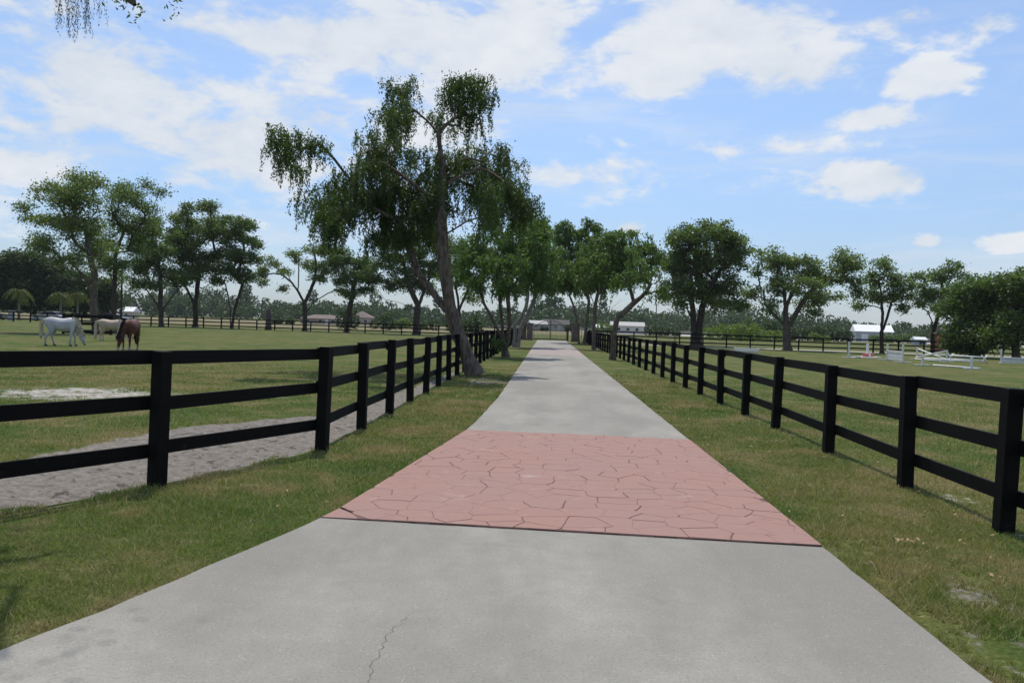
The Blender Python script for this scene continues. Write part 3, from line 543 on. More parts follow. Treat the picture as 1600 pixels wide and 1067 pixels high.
def leaf_cloud(name, P, L, Wd, D, material, g, smooth=False):
    n = len(P); rnd = g.normal(size=(n, 3))
    D = D/np.maximum(1e-6, np.linalg.norm(D, axis=1))[:, None]
    S = np.cross(D, rnd); S /= np.maximum(1e-6, np.linalg.norm(S, axis=1))[:, None]
    L = np.broadcast_to(np.asarray(L, float), (n,))[:, None]; Wd = np.broadcast_to(np.asarray(Wd, float), (n,))[:, None]
    V = np.empty((n, 4, 3)); V[:, 0] = P-D*L*.5; V[:, 1] = P+S*Wd*.5-D*L*.05; V[:, 2] = P+D*L*.5; V[:, 3] = P-S*Wd*.5-D*L*.05
    return npmesh(name, V.reshape(-1, 3), np.arange(4*n).reshape(n, 4))
def skeleton(stems, attract, g, sag=.1, shy=()):
    """stems: list of 3-D polylines; attract: (n,3) twig ends. Returns positions, parents."""
    pos = []; par = []; plen = []; pen = []
    def add(p, pa):
        pos.append(np.array(p, float)); par.append(pa); pen.append(pn[0]); plen.append(0 if pa < 0 else plen[pa]+float(np.linalg.norm(pos[-1]-pos[pa]))); return len(pos)-1
    pn = [0.0]
    for si, st in enumerate(stems):
        st = [np.array(p, float) for p in st]; pn[0] = .42 if si in shy else 0.0
        if si == 0 or st[0][2] < .3: cur = add(st[0], -1)
        else:
            A_ = np.array(pos); cur = int(np.argmin(((A_-st[0])**2).sum(1)))
        for a, b in zip(st[:-1], st[1:]):
            L = np.linalg.norm(b-a); n = max(1, int(L/.35))
            for i in range(1, n+1):
                t = i/n; p = a+(b-a)*t+(g.normal(size=3)*.018*min(1, L) if i < n else 0); cur = add(p, cur)
    top = max(p[2] for p in pos); zmin = min(top*.45, attract[:, 2].min()+.2)
    cen = np.array([p for p in pos if p[2] > top*.6]).mean(0)
    order = np.argsort(((attract-cen)**2).sum(1)); pn[0] = 0.0
    for ai in order:
        a = attract[ai]; A_ = np.array(pos); dist = np.sqrt(((A_-a)**2).sum(1)); cost = dist+.22*np.array(plen)+np.array(pen)+np.where(A_[:, 2] < zmin, 50, 0)+np.maximum(0, A_[:, 2]-a[2])*.35
        i = int(np.argmin(cost)); p0 = pos[i]; L = dist[i]
        if L < .05: continue
        n = max(2, int(L/.45)); mid = (p0+a)/2+np.array([0, 0, sag*L])+g.normal(size=3)*.07*L; cur = i
        for s in range(1, n+1):
            t = s/n; p = (1-t)**2*p0+2*t*(1-t)*mid+t*t*a; cur = add(p+(g.normal(size=3)*.03*min(L, 1) if s < n else 0), cur)
    return np.array(pos), par
def trunk_mesh(name, pos, par, rbase, g, flare=1.5, rmin=.012, exp=1.8, flare_h=.5, sides=8):
    n = len(pos); w_ = np.zeros(n); kids = [[] for _ in range(n)]
    for i, p in enumerate(par):
        if p >= 0: kids[p].append(i)
    for i in range(n-1, -1, -1):
        if not kids[i]: w_[i] = 1
        if par[i] >= 0: w_[par[i]] += w_[i]
    roots = [i for i in range(n) if par[i] < 0]; wt = max(w_[i] for i in roots)
    rad = np.maximum(rmin, rbase*(w_/wt)**(1/exp))
    V = []; F = []
    def chain(start):
        ch = [start] if par[start] < 0 else [par[start], start]; cur = start
        while kids[cur]:
            m_ = max(kids[cur], key=lambda c: w_[c])
            for c in kids[cur]:
                if c != m_: stack.append(c)
            ch.append(m_); cur = m_
        return ch
    stack = list(roots)
    while stack:
        s = stack.pop(); ch = chain(s)
        if len(ch) < 2: continue
        rr_ = [rad[i] for i in ch]
        if par[s] >= 0: rr_[0] = rr_[1]
        else:
            z0 = pos[ch[0]][2]
            for q_ in range(len(ch)):
                hgt = pos[ch[q_]][2]-z0
                if hgt < flare_h: rr_[q_] *= 1+(flare-1)*(1-hgt/flare_h)**2
        rr_[-1] *= .5
        sd_ = sides if max(rr_) > .05 else 4
        v, f = tube([pos[i] for i in ch], rr_, sd_, False); o_ = len(V); V += v; F += [tuple(a+o_ for a in ff) for ff in f]
    return pymesh(name, V, F, True)
def tree(key, name, label, group=None, leaf='oak', bk='bark_dark', rbase=.3, per=1.0, lsize=.2, lw=.55, spread=.42, style='oak', twig=1.0, seed=0, strand=(.4, 1.0), nl=46, fat=1.0):
    X0, Y0, stems, clumps = TREES[key]; g = np.random.default_rng(seed+101); root = thing(name, label, 'tree', (X0, Y0, 0), 0, group)
    halfw = max(abs(c[0])+c[2] for c in clumps)*.75; S3 = []; phase = g.uniform(0, 6)
    for si, st in enumerate(stems):
        dy = 0 if si == 0 else g.uniform(-1, 1)*.28; L0 = 0; pl = []
        for i, (x, z) in enumerate(st):
            if i: L0 += math.hypot(x-st[i-1][0], z-st[i-1][1])
            pl.append((x, (dy*L0 if si else .05*L0*math.sin(L0+phase)), z))
        S3.append(pl)
    tw = []
    for (cx, cz, rx, rz) in clumps:
        dmax = halfw*.62*math.sqrt(max(.1, 1-min(1, abs(cx)/(halfw*1.4))**2)); dy = g.uniform(-dmax, dmax)
        n = max(4, int(per*rx*rz*(16.0 if style != 'weep' else 60)))
        u = g.normal(size=(n, 3)); u /= np.linalg.norm(u, axis=1)[:, None]; r_ = g.uniform(.15, 1, n)[:, None]**.5
        tw.append(u*r_*np.array([rx*fat*(1.12 if style == 'weep' else 1.05), max(rx, rz)*1.25, rz*(1+(fat-1)*.6)])+np.array([cx, dy, cz+(.2 if style == 'weep' and cz > 2 else 0)]))
    tw = np.concatenate(tw); tw = tw[tw[:, 2] > .35]
    pos, par = skeleton(S3, tw, g, shy=(2, 3, 6) if key == 'main' else ())
    link('trunk', trunk_mesh('trunk', pos, par, rbase, g), M[bk], root)
    P = []; D = []
    if style == 'oak':
        n = len(tw); lsize *= .98; spread *= 1.0; rep = np.repeat(np.arange(n), int(nl*2.3))
        off = g.normal(size=(len(rep), 3))*np.array([spread, spread, spread*.62]); P = tw[rep]+off; D = g.normal(size=(len(rep), 3)); D[:, 2] *= .6
        Ls = lsize*g.uniform(.55, 1.3, len(P)); 
    else:
        for t in tw:
            for _ in range(max(1, int(round(3*twig)))):
                L = g.uniform(*strand); s0 = t+g.normal(size=3)*np.array([.15, .15, .08])*spread/.42; dr = np.array([g.normal()*.22, g.normal()*.22, -1.0]); k_ = max(6, int(L/lsize*7.0))
                tt = np.linspace(0, 1, k_)[:, None]; arc = np.concatenate([dr[None, :2]*.9*(1-(1-tt)**2), -(tt**1.25)], 1)*L
                pp = s0+arc+g.normal(size=(k_, 3))*(.022+.11*lsize); P.append(pp); dd = g.normal(size=(k_, 3))*.55; dd[:, 2] -= .8; D.append(dd)
            k_ = 36; P.append(t+g.normal(size=(k_, 3))*np.array([.15, .15, .10])*spread/.42); D.append(g.normal(size=(k_, 3)))
        P = np.concatenate(P); D = np.concatenate(D); Ls = lsize*g.uniform(.6, 1.25, len(P))
    kp = P[:, 2] > .15; P, D, Ls = P[kp], D[kp], Ls[kp]
    link('crown', leaf_cloud('crown', P, Ls, Ls*lw, D, M[leaf], g), M[leaf], root)
    return root
tree('main', 'weeping_tree', 'tall leaning tree with drooping foliage and a forked grey trunk beside the driveway', leaf='weep', bk='bark', rbase=.23, per=1.0, lsize=.105, lw=.36, style='weep', strand=(.25, .85), twig=2.0, seed=1, spread=.50, fat=1.12)
DG = 'small drooping trees lining the drive'
tree('driveL2', 'drive_tree', 'leafy drive tree just past the leaning weeping tree, a low sprig drooping at its trunk', DG, 'drive', 'bark', .17, .60, .19, .40, .50, 'weep', 1.3, 2, fat=1.32, strand=(.2, .6))
tree('driveL3', 'drive_tree', 'pale-stemmed drive tree standing beside the left-hand brick pillar', DG, 'drive', 'bark_pale', .15, .58, .24, .42, .55, 'weep', 1.3, 3, fat=1.32, strand=(.2, .6))
tree('driveR1', 'drive_tree', 'crooked bare-branched tree leaning away from the drive over the straight fence', DG, 'drive', 'bark', .15, .24, .19, .40, .46, 'weep', 1.1, 4, (.25, .7))
tree('driveR2', 'drive_tree', 'slim drive tree between the crooked leaning tree and the multi-stemmed tree', DG, 'drive', 'bark', .14, .52, .24, .42, .55, 'weep', 1.3, 5, fat=1.32, strand=(.2, .6))
tree('driveR3', 'drive_tree', 'multi-stemmed tree crowding the right-hand stone gate pillar', DG, 'drive', 'bark', .15, .46, .27, .44, .62, 'weep', 1.3, 6, fat=1.32, strand=(.25, .7))
PG = 'field trees along the paddock fences'
tree('oakR1', 'oak_tree', 'tallest dense dark oak with two trunks behind the jump paddock fence corner', PG, 'oak', 'bark_dark', .38, .62, .30, .62, .44, nl=52, seed=7)
tree('oakR2', 'oak_tree', 'broad spreading pale green oak between the dense oak and the grey barn', PG, 'pale', 'bark', .42, .62, .27, .6, .40, nl=46, seed=8)
tree('oakR3', 'oak_tree', 'slender forked tree standing in front of the grey barn', PG, 'pale', 'bark_dark', .21, .75, .25, .6, .36, nl=46, seed=9)
tree('oakR4', 'oak_tree', 'V-forked pale tree standing beside the red shed', PG, 'pale', 'bark_dark', .22, .75, .25, .6, .37, nl=46, seed=10)
tree('massR1', 'oak_tree', 'dense dark low-skirted tree next to the red shed', PG, 'oak', 'bark_dark', .35, 1.0, .28, .6, .5, nl=58, seed=11)
tree('massR2', 'oak_tree', 'dense dark tree with grey trunk, beyond the low-skirted tree from the red shed', PG, 'oak', 'bark', .34, 1.0, .28, .6, .5, nl=58, seed=12)
tree('leftA', 'oak_tree', 'wide airy tree rising from the square black rail guard', PG, 'pale', 'bark', .26, 1.1, .20, .5, .36, nl=54, seed=13)
tree('leftB', 'oak_tree', 'ragged dark tree leaning against the airy guarded tree', PG, 'oak', 'bark_dark', .22, .85, .22, .5, .42, nl=54, seed=14)
tree('leftC', 'oak_tree', 'low V-trunked oak behind the horses beside the utility pole', PG, 'oak', 'bark_dark', .32, .55, .30, .6, .46, nl=50, seed=15)
tree('leftD', 'oak_tree', 'round-topped dense oak with V-shaped limbs between two neighbours', PG, 'oak', 'bark_dark', .37, .55, .30, .6, .46, nl=52, seed=16)
tree('leftE', 'oak_tree', 'twin-stemmed bright green oak beside the tall timber stump', PG, 'oak', 'bark_dark', .2, .6, .30, .6, .44, nl=52, seed=17)
tree('leftF', 'oak_tree', 'open spreading oak with bare arching limbs and a low side branch', PG, 'pale', 'bark_dark', .3, .75, .26, .55, .36, nl=44, seed=18)
tree('leftG', 'oak_tree', 'small dark leaning oak beside the open spreading oak', PG, 'oak', 'bark_dark', .34, .7, .28, .6, .42, nl=52, seed=19)
tree('leftH', 'oak_tree', 'stout oak with a long low horizontal limb seen behind the weeping tree', PG, 'oak', 'bark_dark', .43, .6, .28, .6, .42, nl=50, seed=20)
tree('leftI', 'oak_tree', 'thin-stemmed tree close behind the leaning weeping trunk', PG, 'pale', 'bark_dark', .18, .75, .24, .55, .45, nl=46, seed=21)
WG = 'dark woodland trees behind the palms'
for i, lb in enumerate(('tall dark woodland tree towering over the palm by the near-black car', 'dark woodland tree filling the gap between the two broad palms', 'dark woodland tree right behind the palm by the paler car', 'dark low woodland tree behind the square rail guard', 'smallest dark woodland tree beside the white-roofed farm building')): tree('wood%d' % i, 'woodland_tree', lb, WG, 'wood', 'bark_dark', .3, .40, .5, .6, .8, nl=60, seed=30+i)

# overhanging mossy oak, trunk outside the picture, branch tips hanging in
g = np.random.default_rng(77); root = thing('mossy_oak', 'overhanging oak whose leafy sprigs and grey moss strands dangle into the sky', 'tree', (-8.6, 4.2, 0))
st = [[(0, 0, -.05), (.1, .1, 1.5), (.3, .3, 3), (.5, .5, 4.6), (.7, .8, 6.4)], [(.3, .3, 3), (1.3, 1.4, 4.6), (2.5, 2.6, 5.6), (3.8, 3.6, 6.0), (4.7, 3.9, 5.9)]]
tw = np.concatenate([g.normal(size=(70, 3))*np.array([1.6, 1.4, .8])+np.array([.4, 0, 7.6]), g.normal(size=(60, 3))*np.array([1.0, .8, .35])+np.array([3.2, 3.9, 6.7])])
tips = np.array([(4.42, 3.35, 4.72), (4.62, 3.35, 4.62), (4.72, 3.35, 4.52), (4.9, 3.75, 4.76)])
tw = tw[(tw[:, 2] > 5.9)]; pos, par = skeleton(st, np.concatenate([tw, tips]), g, .25)
link('trunk', trunk_mesh('trunk', pos, par, .34, g, rmin=.005), M['bark'], root)
rep = np.repeat(np.arange(len(tw)), 60); P = tw[rep]+g.normal(size=(len(rep), 3))*np.array([.38, .38, .25]); P = P[P[:, 2] > 5.3]
P2 = np.concatenate([t+np.array([0, 0, -.06])+g.normal(size=(26, 3))*np.array([.07, .07, .06]) for t in tips]); P = np.concatenate([P, P2]); D = g.normal(size=P.shape)
L = np.concatenate([np.full(len(P)-len(P2), .085), np.full(len(P2), .05)])*g.uniform(.7, 1.3, len(P))
link('crown', leaf_cloud('crown', P, L, L*.42, D, M['oak'], g), M['oak'], root)
P = []; D = []
for (mx_, my_, z1, n) in ((3.72, 3.8, 4.42, 8), (3.84, 3.8, 4.36, 12), (3.95, 3.82, 4.40, 9), (4.06, 3.85, 4.48, 5), (3.2, 3.3, 5.1, 6)):
    for s in range(n):
        x0, y0, zt, zb = mx_+g.normal()*.022, my_+g.normal()*.03, 5.95, z1+g.uniform(-.04, .16); tt = np.linspace(0, 1, int((zt-zb)/.010))
        P.append(np.stack([x0+.03*np.sin(tt*7+s)+(tt-.5)*.09, np.full_like(tt, y0), zt+(zb-zt)*tt], 1)+g.normal(size=(len(tt), 3))*.008); dd = g.normal(size=(len(tt), 3))*.5; dd[:, 2] -= 1; D.append(dd)
P = np.concatenate(P); D = np.concatenate(D); link('hanging_moss', leaf_cloud('hanging_moss', P, .035, .006, D, M['moss'], g), M['moss'], root)['label'] = 'grey strands of hanging moss'

# ---------------------------------------------------------------- palms
def palm(x, y, h, label, seed, r=2.6):
    g = np.random.default_rng(seed); root = thing('palm_tree', label, 'palm', (x, y, 0), g.uniform(0, 6), 'palms before the dark woodland')
    link('trunk', tubemesh('trunk', [(0, 0, -.1), (.03, 0, h*.3), (.05, .03, h*.7), (.06, .05, h)], [.24, .17, .15, .14], 8), M['bark_pale'], root)
    for i in range(15):
        a = i*2.399+g.uniform(-.2, .2); rise = g.uniform(.15, 1.1); Lf = r*g.uniform(.8, 1.1); P = []; D = []; ax = Vector((math.cos(a), math.sin(a), 0))
        n = 26; rach = []
        for j in range(n):
            t = j/(n-1); hx = Lf*(t*.82); hz = h+rise*Lf*.55*t-Lf*.95*t*t; p = np.array([.06+ax.x*hx, .05+ax.y*hx, hz]); rach.append(p)
            for sgn in (-1, 1):
                for _ in range(2):
                    d = np.array([-ax.y*sgn, ax.x*sgn, -.75-.5*t])+np.array([ax.x, ax.y, 0])*.5+g.normal(size=3)*.15; d /= np.linalg.norm(d); LL = .75*(1-.55*t); P.append(p+d*LL*.5); D.append(d)
        f = link('frond', leaf_cloud('frond', np.array(P), np.full(len(P), .7), .07, np.array(D), M['palm'], g), M['palm'], root)
palm(-81.4, 125, 4.6, 'yellow-green palm standing by the pale box and dark parked car', 41); palm(-74.8, 125, 4.3, 'yellow-green palm behind the white horse, trunk by the paler car', 42, 2.4); palm(-75.6, 131, 4.5, 'thin pale-trunked palm next to the palm by the paler car', 43, 2.2)

# ---------------------------------------------------------------- shrubs and far wood
def shrub(x, y, w_, h, label, leaf, seed, group='shrubs in the fields', dep=None):
    g = np.random.default_rng(seed); root = thing('shrub', label, 'shrub', (x, y, 0), 0, group); nb = max(3, int(w_/1.3)); P = []
    stp = []
    for i in range(nb):
        cx = -w_/2+w_*(i+.5)/nb+g.normal()*.2; hh = h*g.uniform(.7, 1.05)*(1-.35*abs(cx)/(w_/2)); rx = max(.7, w_/nb*.8); n = int(170*max(1, hh/2))
        u = g.normal(size=(n, 3)); u /= np.linalg.norm(u, axis=1)[:, None]; u *= g.uniform(.55, 1.03, n)[:, None]
        p = u*np.array([rx, dep or rx, hh*.55])+np.array([cx, g.normal()*.4, hh*.48]); P.append(p[p[:, 2] > .02]); stp.append(cx)
    P = np.concatenate(P); s = .16+.0012*y
    link('foliage', leaf_cloud('foliage', P, s*1.2*g.uniform(.6, 1.3, len(P)), s*.8, g.normal(size=P.shape), M[leaf], g), M[leaf], root)
    link('stem', tubemesh('stem', [(stp[len(stp)//2], 0, -.05), (stp[len(stp)//2], 0, h*.6)], [.07, .02], 5), M['bark_dark'], root)
shrub(-29.3, 150, 5.2, 3.5, 'round dark evergreen shrub between the small leaning oak and the stout oak', 'wood', 51)
shrub(-71, 220, 7, 1.9, 'low dark hedge clump beside the open spreading oak', 'wood', 52)
shrub(-34, 140, 3.4, 4.3, 'tall narrow dark shrub behind the small leaning oak', 'wood', 53)
shrub(-40, 228, 5, 2.7, 'yellow-green bush in front of the peaked far house', 'bright', 54)
shrub(-34.5, 200, 6, 2.8, 'bright lime bush beside the stout oak trunk', 'bright', 55)
shrub(-24.4, 170, 4.4, 2.8, 'dark bush just past the stout oak trunk', 'wood', 56)
shrub(-10.6, 120, 2.8, 3.1, 'rounded olive bush behind the leaning weeping trunk', 'wood', 57)
shrub(-16, 150, 4, 2.6, 'dark bush between the stout oak and the weeping trunk', 'wood', 64)
shrub(37, 160, 15, 3.8, 'wide bright green thicket behind the dense oak', 'bright', 58, dep=2)
shrub(16.2, 230, 4.6, 3.9, 'domed lime-green tree-shrub beside the long white house', 'bright', 59)
shrub(56, 210, 12, 5.2, 'tall dark thicket behind the broad pale oak', 'wood', 60, dep=2); shrub(69, 212, 15, 4.6, 'long dark thicket reaching to the grey barn', 'wood', 61, dep=2)
shrub(97, 235, 14, 3.4, 'leafy thicket beside the grey barn wall', 'oak', 62, dep=2); shrub(29.5, 215, 9, 3.3, 'dark shrub clump past the long white house', 'wood', 63)
shrub(7.4, 255, 3.2, 3.6, 'dark upright shrub beside the grey-roofed house', 'wood', 65); shrub(-1, 262, 2.2, 1.6, 'small dark shrub between the two houses beyond the gate', 'wood', 66); shrub(41, 175, 8, 5, 'green scrub behind the pale lamp pole', 'oak', 67)
shrub(66, 205, 5, 2.6, 'yellowish bush before the long dark thicket', 'bright', 68)
g = np.random.default_rng(90); P = []; S = []
def lump(x, y, r, h):
    n = int(70+8.5*r*h/2); u = g.normal(size=(n, 3)); u /= np.linalg.norm(u, axis=1)[:, None]; u *= g.uniform(.6, 1.05, n)[:, None]
    p = u*np.array([r, r, h*.5])+np.array([x, y, h*.52]); P.append(p[p[:, 2] > .1]); S.append(np.full((p[:, 2] > .1).sum(), 0.0016*y))
for yrow, hm in ((395, 9), (430, 11), (470, 13)):
    x = -430
    while x < 470:
        hh = hm*g.uniform(.65, 1.12)*(1.0+.22*math.sin(x*.021)+.12*math.sin(x*.06+1)); hh *= .9 if x > 20 else 1.02
        lump(x, yrow+g.uniform(-12, 12), g.uniform(3.4, 6.5), hh)
        if g.random() < .06: lump(x, yrow, 2.6, hh*.55); P[-1][:, 2] += hh*.85
        x += g.uniform(3.5, 6.5)
for x, hh in ((-6, 17), (2, 18.5), (6, 17), (-130, 17), (-95, 16), (-60, 15)): lump(x, 455, 3.4, hh*.45); P[-1][:, 2] += hh*.6
P = np.concatenate(P); S = np.concatenate(S)
tag(link('far_wood', leaf_cloud('far_wood', P, S*1.9*g.uniform(.6, 1.3, len(P)), S*1.4, g.normal(size=P.shape), M['wood'], g), M['wood']), 'distant continuous belt of dark green woodland along the horizon', 'wood', kind='stuff')
# ---------------------------------------------------------------- gate and pillars
def stonemat(name, a, b, c):
    m, k, p, _ = mat(name); oc = ocoord(k); vo = k.n('ShaderNodeTexVoronoi'); k.put(vo.inputs['Vector'], k.vm('MULTIPLY', oc, (1, 1, 2.0))); vo.inputs['Scale'].default_value = 4.2
    e = k.n('ShaderNodeTexVoronoi', feature='DISTANCE_TO_EDGE'); k.put(e.inputs['Vector'], k.vm('MULTIPLY', oc, (1, 1, 2.0))); e.inputs['Scale'].default_value = 4.2
    s = k.n('ShaderNodeSeparateColor'); k.put(s.inputs[0], vo.outputs['Color']); cc = k.mix(s.outputs[0], a, b); cc = k.mix(k.ramp(s.outputs[1], .6, .8), cc, c)
    ed = k.ramp(e.outputs['Distance'], .0, .08); cc = k.mix(ed, (.10, .085, .075), cc); k.put(p.inputs['Base Color'], cc); p.inputs['Roughness'].default_value = .9; k.put(p.inputs['Normal'], k.bump(ed, .8, .05)); return m
M['brick'] = stonemat('red_brown_stone', (.23, .11, .085), (.17, .09, .075), (.20, .17, .15)); M['stone'] = stonemat('grey_brown_stone', (.19, .13, .11), (.24, .19, .17), (.15, .13, .12))
def pillar(x, y, w_, h, label, mm):
    r = thing('gate_pillar', label, 'pillar', (x, y, 0), 0, 'stone pillars flanking the gate')
    link('shaft', boxes('shaft', [(-w_/2, w_/2, -w_/2, w_/2, -.1, h)], .02), mm, r); link('cap', boxes('cap', [(-w_/2-.07, w_/2+.07, -w_/2-.07, w_/2+.07, h, h+.11)], .02), M['stone'], r)
    link('base_course', boxes('base_course', [(-w_/2-.05, w_/2+.05, -w_/2-.05, w_/2+.05, -.1, .22)], .02), mm, r)
pillar(-1.98, 96.4, .68, 1.85, 'grey-brown stone pillar hinging the closed black gate', M['stone']); pillar(-2.72, 96.9, .62, 1.9, 'red-brown stone pillar paired against the grey-brown gate pillar', M['brick'])
pillar(3.22, 94.5, .92, 2.05, 'stone pillar beside the multi-stemmed tree and black gate post', M['brick'])
def leaf_gate(x0, x1, y, label):
    r = thing('gate_leaf', label, 'gate', (x0, y, 0), 0, 'leaves of the closed black gate'); W_ = abs(x1-x0); sg = 1 if x1 > x0 else -1
    top = lambda t: 1.55+.8*math.sin(t*math.pi/2)                  # rises to the meeting stile
    bx_ = lambda a, b, z0, z1, th=.03: boxes('bar', [(min(a, b), max(a, b), -th/2, th/2, z0, z1)])
    link('hinge_stile', bx_(0, sg*.06, .06, top(0)), M['metal'], r); link('meeting_stile', bx_(sg*(W_-.07), sg*(W_-.01), .06, top(1)), M['metal'], r)
    link('bottom_rail', bx_(sg*.061, sg*(W_-.071), .08, .2, .034), M['metal'], r); link('middle_rail', bx_(sg*.061, sg*(W_-.071), 1.12, 1.18, .034), M['metal'], r)
    pts = [(sg*(W_-.03)*t, 0, top(t)+.005) for t in np.linspace(0, 1, 12)]; link('top_rail', tubemesh('top_rail', pts, [.032]*12, 6), M['metal'], r)
    n = 13
    for i in range(1, n):
        t = i/n; xx = sg*W_*t; link('picket', boxes('picket', [(xx-.011, xx+.011, -.011, .011, .2, top(t))]), M['metal'], r)
leaf_gate(-1.55, .39, 97.4, 'black metal arched gate leaf on the double-pillar side'); leaf_gate(2.30, .40, 97.4, 'black metal arched gate leaf on the black post side')
gp = thing('gate_post', 'stout black square post closing the metal gate', 'post', (2.42, 97.0, 0)); link('shaft', boxes('shaft', [(-.1, .1, -.1, .1, -.1, 1.5)], .01), M['metal'], gp); link('cap', boxes('cap', [(-.12, .12, -.12, .12, 1.5, 1.55)], .01), M['metal'], gp)

# ---------------------------------------------------------------- buildings
M['glass'] = plain('dark_window', (.03, .035, .04), (.02, .023, .026), .15, 2, 0, spec=.6)
def wm(n, c, c2=None): return plain(n, c, c2 or tuple(x*.85 for x in c), .75, 1.2, .1)
def house(name, label, cat, x, y, rz, w_, d, h, rh, hip, wallm, roofm, wins=(), doors=(), over=.35, side_wins=()):
    r = thing(name, label, cat, (x, y, 0), rz); v = [(-w_/2, -d/2, -.2), (w_/2, -d/2, -.2), (w_/2, d/2, -.2), (-w_/2, d/2, -.2), (-w_/2, -d/2, h), (w_/2, -d/2, h), (w_/2, d/2, h), (-w_/2, d/2, h)]
    f = [(0, 1, 5, 4), (1, 2, 6, 5), (2, 3, 7, 6), (3, 0, 4, 7)]
    hx = w_/2-(d/2 if hip else 0)
    if not hip: v += [(-w_/2, 0, h+rh-.05), (w_/2, 0, h+rh-.05)]; f += [(4, 7, 8), (6, 5, 9)]
    link('wall', pymesh('wall', v, f), wallm, r)
    ww, dd, zb = w_/2+over, d/2+over, h-.06; rx_ = max(.3, hx)+(0 if hip else over); t = .14
    b_ = [(-ww, -dd, zb), (ww, -dd, zb), (ww, dd, zb), (-ww, dd, zb), (-ww, -dd, zb+t), (ww, -dd, zb+t), (ww, dd, zb+t), (-ww, dd, zb+t), (-rx_, 0, h+rh+t), (rx_, 0, h+rh+t)]
    link('roof', pymesh('roof', b_, [(0, 3, 2, 1), (0, 1, 5, 4), (1, 2, 6, 5), (2, 3, 7, 6), (3, 0, 4, 7), (4, 5, 9, 8), (6, 7, 8, 9), (5, 6, 9), (7, 4, 8)]), roofm, r)
    for (a, z0, ww_, hh_) in wins:
        o = link('window', boxes('window', [(a-ww_/2, a+ww_/2, -d/2-.05, -d/2-.004, z0, z0+hh_)]), M['trim'], r); link('pane', boxes('pane', [(a-ww_/2+.08, a+ww_/2-.08, -d/2-.062, -d/2-.052, z0+.08, z0+hh_-.08)]), M['glass'], o)
    for (a, ww_, hh_, mm) in doors: link('door', boxes('door', [(a-ww_/2, a+ww_/2, -d/2-.06, -d/2-.004, .0, hh_)]), mm, r)
    return r
M['trim'] = wm('window_trim', (.70, .70, .68)); whiteroof = plain('white_metal_roof', (.74, .74, .74), (.66, .66, .66), .5, 2, .05); paleroof = plain('pale_shingle_roof', (.46, .45, .43), (.36, .35, .33), .8, 3, .2); greyroof = plain('grey_shingle_roof', (.10, .095, .092), (.065, .06, .058), .9, 3, .3); tanroof = plain('tan_shingle_roof', (.20, .165, .14), (.14, .11, .095), .9, 3, .3)
house('barn', 'grey metal barn with a shining white gable roof and pale door', 'barn', 98.0, 256, R(-12), 10.2, 10.5, 3.0, 2.0, False, wm('grey_metal_wall', (.34, .36, .38)), whiteroof, wins=[(3.2, 1.2, .9, .9)], doors=[(-2.6, 1.9, 2.3, M['trim'])], over=.3)
house('shed', 'tiny white-roofed shed between the grey barn and the red shed', 'shed', 87.6, 200, 0, 2.6, 2.4, 1.2, .55, False, wm('shed_wall', (.45, .46, .46)), whiteroof, doors=[(0, .7, 1.0, greyroof)], over=.2)
house('red_shed', 'red-walled shed half hidden by the dense dark tree', 'shed', 56.6, 118, R(4), 4.2, 5, 2.3, .8, False, wm('red_wall', (.30, .075, .05)), tanroof, doors=[(-1.4, .8, 1.9, greyroof)], wins=[(.2, 1.0, .8, .8)])
house('farm_building', 'white-roofed farm building behind the horses and the utility pole', 'building', -124.5, 240, R(8), 6.6, 5.5, 1.9, 1.3, False, wm('cream_wall', (.50, .45, .36)), whiteroof, wins=[(-1.6, .7, .8, .8), (1.6, .7, .8, .8)], doors=[(0, 1, 1.7, greyroof)])
house('far_house', 'long low tan-roofed house beyond the open spreading oak', 'house', -71.2, 262, 0, 12.6, 7, 1.6, 1.2, True, wm('tan_wall', (.34, .29, .24)), tanroof, wins=[(-4, .6, 1.2, .8), (0, .6, 1.2, .8), (4, .6, 1.2, .8)], doors=[(2, 1, 1.5, M['trim'])])
house('far_house', 'brown peak-roofed house behind the yellow-green bush', 'house', -65.5, 292, 0, 7.5, 7, 2.4, 2.2, True, wm('beige_wall', (.40, .34, .28)), tanroof, wins=[(-2, .8, 1.2, 1), (2, .8, 1.2, 1)])
house('far_house', 'small white-roofed house framed by the gate pillar', 'house', -3.2, 272, R(15), 5.2, 5, 2.1, 1.1, False, wm('stone_wall', (.33, .32, .30)), paleroof, wins=[(-1, .8, 1.0, 1), (1, .8, 1.0, 1)])
house('far_house', 'grey-roofed house seen through the closed gate', 'house', 2.9, 300, 0, 9.4, 7, 2.2, 1.7, False, wm('pale_wall', (.46, .44, .42)), greyroof, wins=[(-2.8, .8, 1.2, 1), (0, .8, 1.2, 1), (2.8, .8, 1.2, 1)], doors=[(1.4, .9, 1.9, M['trim'])])
house('far_house', 'long white house with pale roof past the crooked leaning tree', 'house', 25, 262, 0, 10, 6, 2.4, 1.2, False, wm('white_wall', (.55, .52, .47)), paleroof, wins=[(-2.8, .9, 1.1, 1), (0, .9, 1.1, 1), (2.8, .9, 1.1, 1)])
house('far_house', 'low white outbuilding beside the domed lime shrub', 'house', 17.4, 265, 0, 5.6, 4, 1.7, .8, False, wm('white_wall2', (.66, .66, .64)), whiteroof, wins=[(-1.4, .6, .8, .8), (1.2, .6, .8, .8)])

